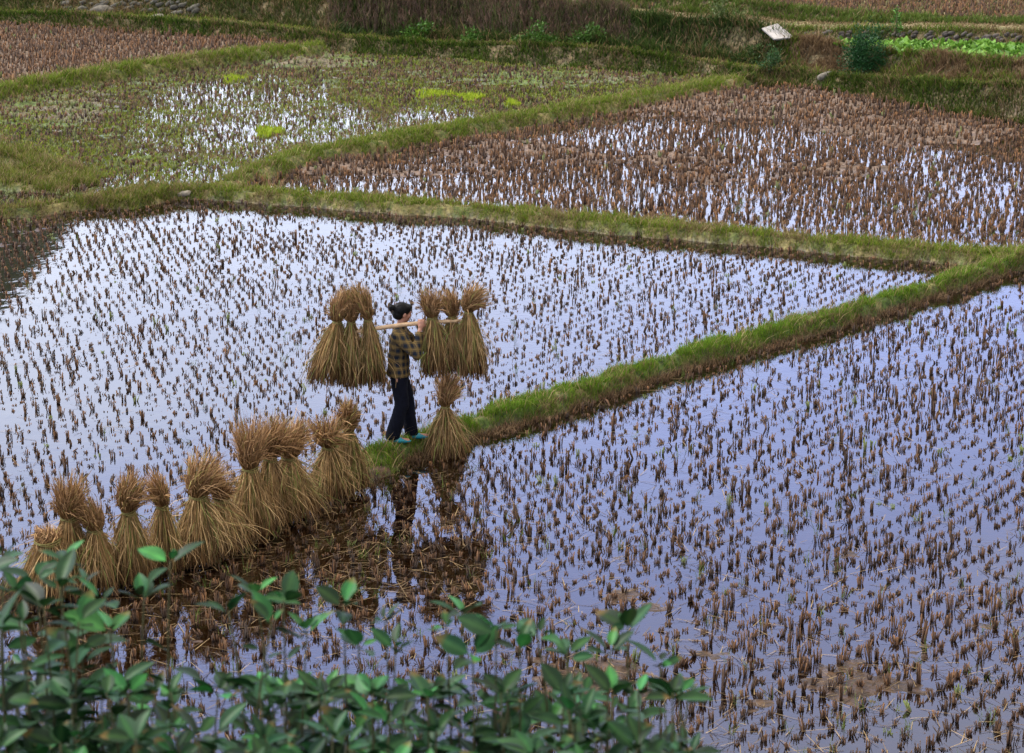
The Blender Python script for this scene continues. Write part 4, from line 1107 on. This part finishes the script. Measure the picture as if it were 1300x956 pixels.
    for hl, te in ((J['heelR'], J['toeR']), (J['heelL'], J['toeL'])):
        hl = np.array(hl); te = np.array(te); d = te-hl; d /= np.linalg.norm(d)
        s_ = []
        V, F = ellipsoid((0,0,0), (1,1,1)); V = np.array(V)
        c = (hl+te)/2; nn = np.array([-d[1], d[0], 0])
        L_ = np.linalg.norm(te-hl)/2+.045
        W = np.array([c+d*v[0]*L_+nn*v[1]*(.045-.008*abs(v[0]))+np.array([0,0,(v[2]*.034-.012*max(v[0],0)*max(v[2],0)*2)]) for v in V])
        W[:,2] = np.maximum(W[:,2], .0)
        obj('shoe', mesh_lists('shoe', W, F, ms), body)
woman()

# ------------------------------------------------------------------ the shrubs in front of the camera
def shrub(tops, label, seed, extra=0):
    """tops: list of (px, py, distance, number of leaves, leaf length) for each shoot tip"""
    r = np.random.RandomState(seed)
    t0 = [at_y(px, py, d) for px, py, d, n, l in tops]
    base = np.mean(t0, 0); base[2] = float(ground(np.array([base[0]]), np.array([base[1]]))[0])
    e = empty('leafy_shrub', base, label, 'shrub', 'glossy leaved shrubs in the foreground')
    Vs, Fs = [], []; LV_, LF, LC = [], [], []
    nb = 0
    U, Wd = np.meshgrid(np.linspace(0, 1, 7), np.linspace(-1, 1, 5), indexing='ij')
    for tip, (px, py, d, nl, ll) in zip(t0, tops):
        tip = tip-base
        h = .75+.25*r.uniform()
        foot_ = np.array([tip[0]*.4+r.normal(0, .04), tip[1]*.4, min(0, tip[2]-h)])
        foot_[2] = max(tip[2]-h, -.02) if tip[2] > h else -.02
        if tip[2] > h: foot_[:2] = tip[:2]*.9
        mid = (foot_+tip)/2+np.array([r.normal(0, .04), r.normal(0, .04), .04])
        S = [foot_*(1-t)**2+2*mid*t*(1-t)+tip*t*t for t in np.linspace(0, 1, 9)]
        tube_pts(Vs, Fs, S, list(np.linspace(.0045, .002, 9)), 6)
        for j in range(nl):
            f = (j+.5)/nl
            t = 1-(1-f)**1.0*.6 if j < nl-5 else 1-.02*(nl-1-j)/5
            p = foot_*(1-t)**2+2*mid*t*(1-t)+tip*t*t
            az = j*2.4+r.normal(0, .35); el = r.uniform(-.05, .75) if j < nl-4 else r.uniform(.2, .95)
            L = ll*.93*r.uniform(.5, 1.3)*(.75 if j >= nl-2 else 1); Wl = L*r.uniform(.22, .30)
            A = np.array([math.cos(az)*math.cos(el), math.sin(az)*math.cos(el), math.sin(el)])
            B = np.cross(A, [0, 0, 1.]); B /= np.linalg.norm(B); roll = r.normal(0, .4)
            Nn = np.cross(B, A); B, Nn = B*math.cos(roll)+Nn*math.sin(roll), Nn*math.cos(roll)-B*math.sin(roll)
            wprof = np.sin(np.pi*np.clip(U, 0, 1)**.85)**.85
            cur = r.uniform(.05, .35)
            pt = p+A*.012
            G = pt+A[None,None]*(U*L)[..., None]+B[None,None]*(Wd*wprof*Wl)[..., None]+Nn[None,None]*((np.abs(Wd)*wprof*Wl*.35)-cur*L*U**2*.5)[..., None]
            LV_.append(G.reshape(-1, 3))
            i = (np.arange(6)[:, None]*5+np.arange(4)[None]).ravel()
            LF.append(np.c_[i, i+1, i+6, i+5]+nb); nb += 35
            young = (j >= nl-4) and r.uniform() < .25
            c = np.array([.010,.043,.013]) if not young else np.array([.025,.12,.03])
            c = c*r.uniform(.3, 1.35)*np.array([r.uniform(.7, 1.3), 1, r.uniform(.8, 1.2)])
            cc = np.tile(c, (35, 1)).reshape(7, 5, 3)
            cc[:, 2] = cc[:, 2]*1.5+np.array([.012, .02, .004])            # pale midrib
            if r.uniform() < .12: cc[-2:] = cc[-2:]*.4+np.array([.09,.05,.015])   # browned tip
            LC.append(cc.reshape(35, 3))
    obj('stem', mesh_lists('stem', Vs, Fs, M_bark), e)
    obj('leaves', mesh_np('leaves', np.concatenate(LV_), np.concatenate(LF), np.concatenate(LC), M_leaf, True), e)
def bottom_fill(x0, x1, y0, y1_, n, r, d0=4.6, d1=5.6, l=.075):
    return [(r.uniform(x0, x1), max(r.uniform(y0, y1_), 880), r.uniform(d0, d1), 26, l) for _ in range(int(n*1.7))]
r_ = np.random.RandomState(99)
shrub([(80,712,5.2,18,.085),(20,752,5.0,16,.08),(128,760,5.2,14,.08),(55,770,4.8,18,.09),(-25,730,5.1,16,.08),(5,705,5.2,16,.08),(45,735,5.1,20,.09),(105,740,5.0,20,.09),(75,745,4.9,22,.09),(30,790,4.8,22,.09),(100,790,4.8,22,.09),(140,800,4.9,20,.09),(0,800,4.7,22,.09)]+bottom_fill(-60,150,790,900,12,r_), 'tallest dark green shrub filling the lower left corner', 1)
shrub([(216,712,5.2,12,.075),(183,758,5.3,8,.07)]+bottom_fill(120,260,850,930,8,r_), 'slender leafy sprig rising before the second sheaf from the left', 2)
shrub([(325,752,5.1,18,.085),(360,762,5.0,14,.08),(290,775,5.1,12,.075),(345,790,4.8,18,.09),(390,800,5.0,12,.08)]+bottom_fill(260,420,830,920,10,r_), 'bushy shrub with broad leaves in front of the brown muddy water', 3)
shrub([(436,768,5.1,7,.08),(455,820,5.0,10,.07)]+bottom_fill(400,500,855,930,6,r_), 'shrub with one forked pair of leaves at its tip, lower centre left', 4)
shrub([(489,788,5.2,9,.055),(502,822,5.0,12,.08)]+bottom_fill(450,560,850,930,7,r_), 'shrub tipped by a single round upright leaf', 5)
shrub([(588,776,5.2,9,.08),(566,794,5.0,9,.065),(630,800,4.9,14,.08),(600,830,4.9,12,.08)]+bottom_fill(540,650,850,930,8,r_), 'shrub with a spreading leaf rosette, directly below the lone standing sheaf', 6)
shrub([(682,805,5.0,14,.08),(660,822,4.9,14,.08),(720,830,5.1,10,.075)]+bottom_fill(630,760,850,930,8,r_), 'shrub with rounded bright leaves right of the spreading rosette', 7)
shrub([(797,796,5.1,13,.085),(775,826,4.9,12,.08),(838,842,5.0,12,.085)]+bottom_fill(740,880,855,930,8,r_), 'rightmost tall shrub, with pointed leaves reaching above the picture foot', 8)
shrub(bottom_fill(-40,880,925,1000,46,r_, 4.2, 5.0), 'lowest row of shrub shoots along the left and middle foot of the picture', 11)

# ------------------------------------------------------------------ light
world = bpy.data.worlds.new('World'); sc.world = world; world.use_nodes = True
N, L = world.node_tree.nodes, world.node_tree.links
bg = N['Background']; bg.inputs['Strength'].default_value = .10
sk = N.new('ShaderNodeTexSky'); sk.sky_type = 'NISHITA'; sk.sun_disc = False
SUN_EL, SUN_AZ = R(46), R(-75)          # azimuth from +Y towards +X
sk.sun_elevation = SUN_EL; sk.sun_rotation = SUN_AZ; sk.air_density = 1.0; sk.dust_density = 2.0
tc = N.new('ShaderNodeTexCoord'); mp = N.new('ShaderNodeMapping'); mp.inputs['Scale'].default_value = (1.2, 1.2, 5.0)
n = N.new('ShaderNodeTexNoise'); n.inputs['Scale'].default_value = 1.6; n.inputs['Detail'].default_value = 5; n.inputs['Roughness'].default_value = .55
L.new(tc.outputs['Generated'], mp.inputs[0]); L.new(mp.outputs[0], n.inputs[0])
sx = N.new('ShaderNodeSeparateXYZ'); L.new(tc.outputs['Generated'], sx.inputs[0])
def ramp(stops, sock):
    r = N.new('ShaderNodeValToRGB'); e = r.color_ramp.elements
    while len(e) < len(stops): e.new(.5)
    for q, (p, c) in zip(e, stops): q.position = p; q.color = (*c, 1)
    L.new(sock, r.inputs[0]); return r.outputs[0]
wob = N.new('ShaderNodeMath'); wob.operation = 'MULTIPLY_ADD'; wob.inputs[1].default_value = .20
L.new(n.outputs['Fac'], wob.inputs[0]); L.new(sx.outputs['Z'], wob.inputs[2])           # z + .1*noise (noise ~ .5)
wx = N.new('ShaderNodeMath'); wx.operation = 'MULTIPLY_ADD'; wx.inputs[1].default_value = .38
L.new(sx.outputs['X'], wx.inputs[0]); L.new(wob.outputs[0], wx.inputs[2])               # bluer towards the right
# overcast sky: pale near the skyline, a band of blue grey cloud above it, neutral and bright overhead
cl = ramp([(.0,(12.5,13,14.5)), (.24,(11.8,12.7,15.2)), (.31,(9.8,10.9,14.6)), (.40,(7.2,8.6,15.0)), (.50,(5.9,6.9,12.2)), (.66,(9.0,8.6,7.8)), (1.,(10.5,9.7,8.4))], wx.outputs[0])
mx = N.new('ShaderNodeMix'); mx.data_type = 'RGBA'; mx.inputs['Factor'].default_value = .88
L.new(sk.outputs[0], mx.inputs['A']); L.new(cl, mx.inputs['B']); L.new(mx.outputs['Result'], bg.inputs['Color'])
sd = bpy.data.lights.new('sun', 'SUN'); sd.energy = 2.0; sd.angle = R(14); sd.color = (1, .95, .88)
so = bpy.data.objects.new('sun', sd); col.objects.link(so)
dirv = Vector((math.sin(SUN_AZ)*math.cos(SUN_EL), math.cos(SUN_AZ)*math.cos(SUN_EL), math.sin(SUN_EL)))
so.rotation_euler = dirv.to_track_quat('Z', 'Y').to_euler()

# ------------------------------------------------------------------ camera
cd = bpy.data.cameras.new('camera'); cam = bpy.data.objects.new('camera', cd); col.objects.link(cam)
cam.location = (0, 0, HC); cam.rotation_euler = (R(90)-TH, 0, 0)
cd.sensor_width = 36; cd.lens = 36*FPX/1300; cd.clip_start = .1; cd.clip_end = 6000
cd.dof.use_dof = True; cd.dof.focus_distance = 28; cd.dof.aperture_fstop = 8
sc.camera = cam
sc.view_settings.view_transform = 'Standard'; sc.view_settings.look = 'None'; sc.view_settings.exposure = 1.05; sc.view_settings.gamma = 1
sc.render.engine = 'CYCLES'
sc.cycles.use_denoising = True
try: sc.cycles.denoiser = 'OPENIMAGEDENOISE'
except Exception: pass
sc.cycles.max_bounces = 6; sc.cycles.transparent_max_bounces = 8
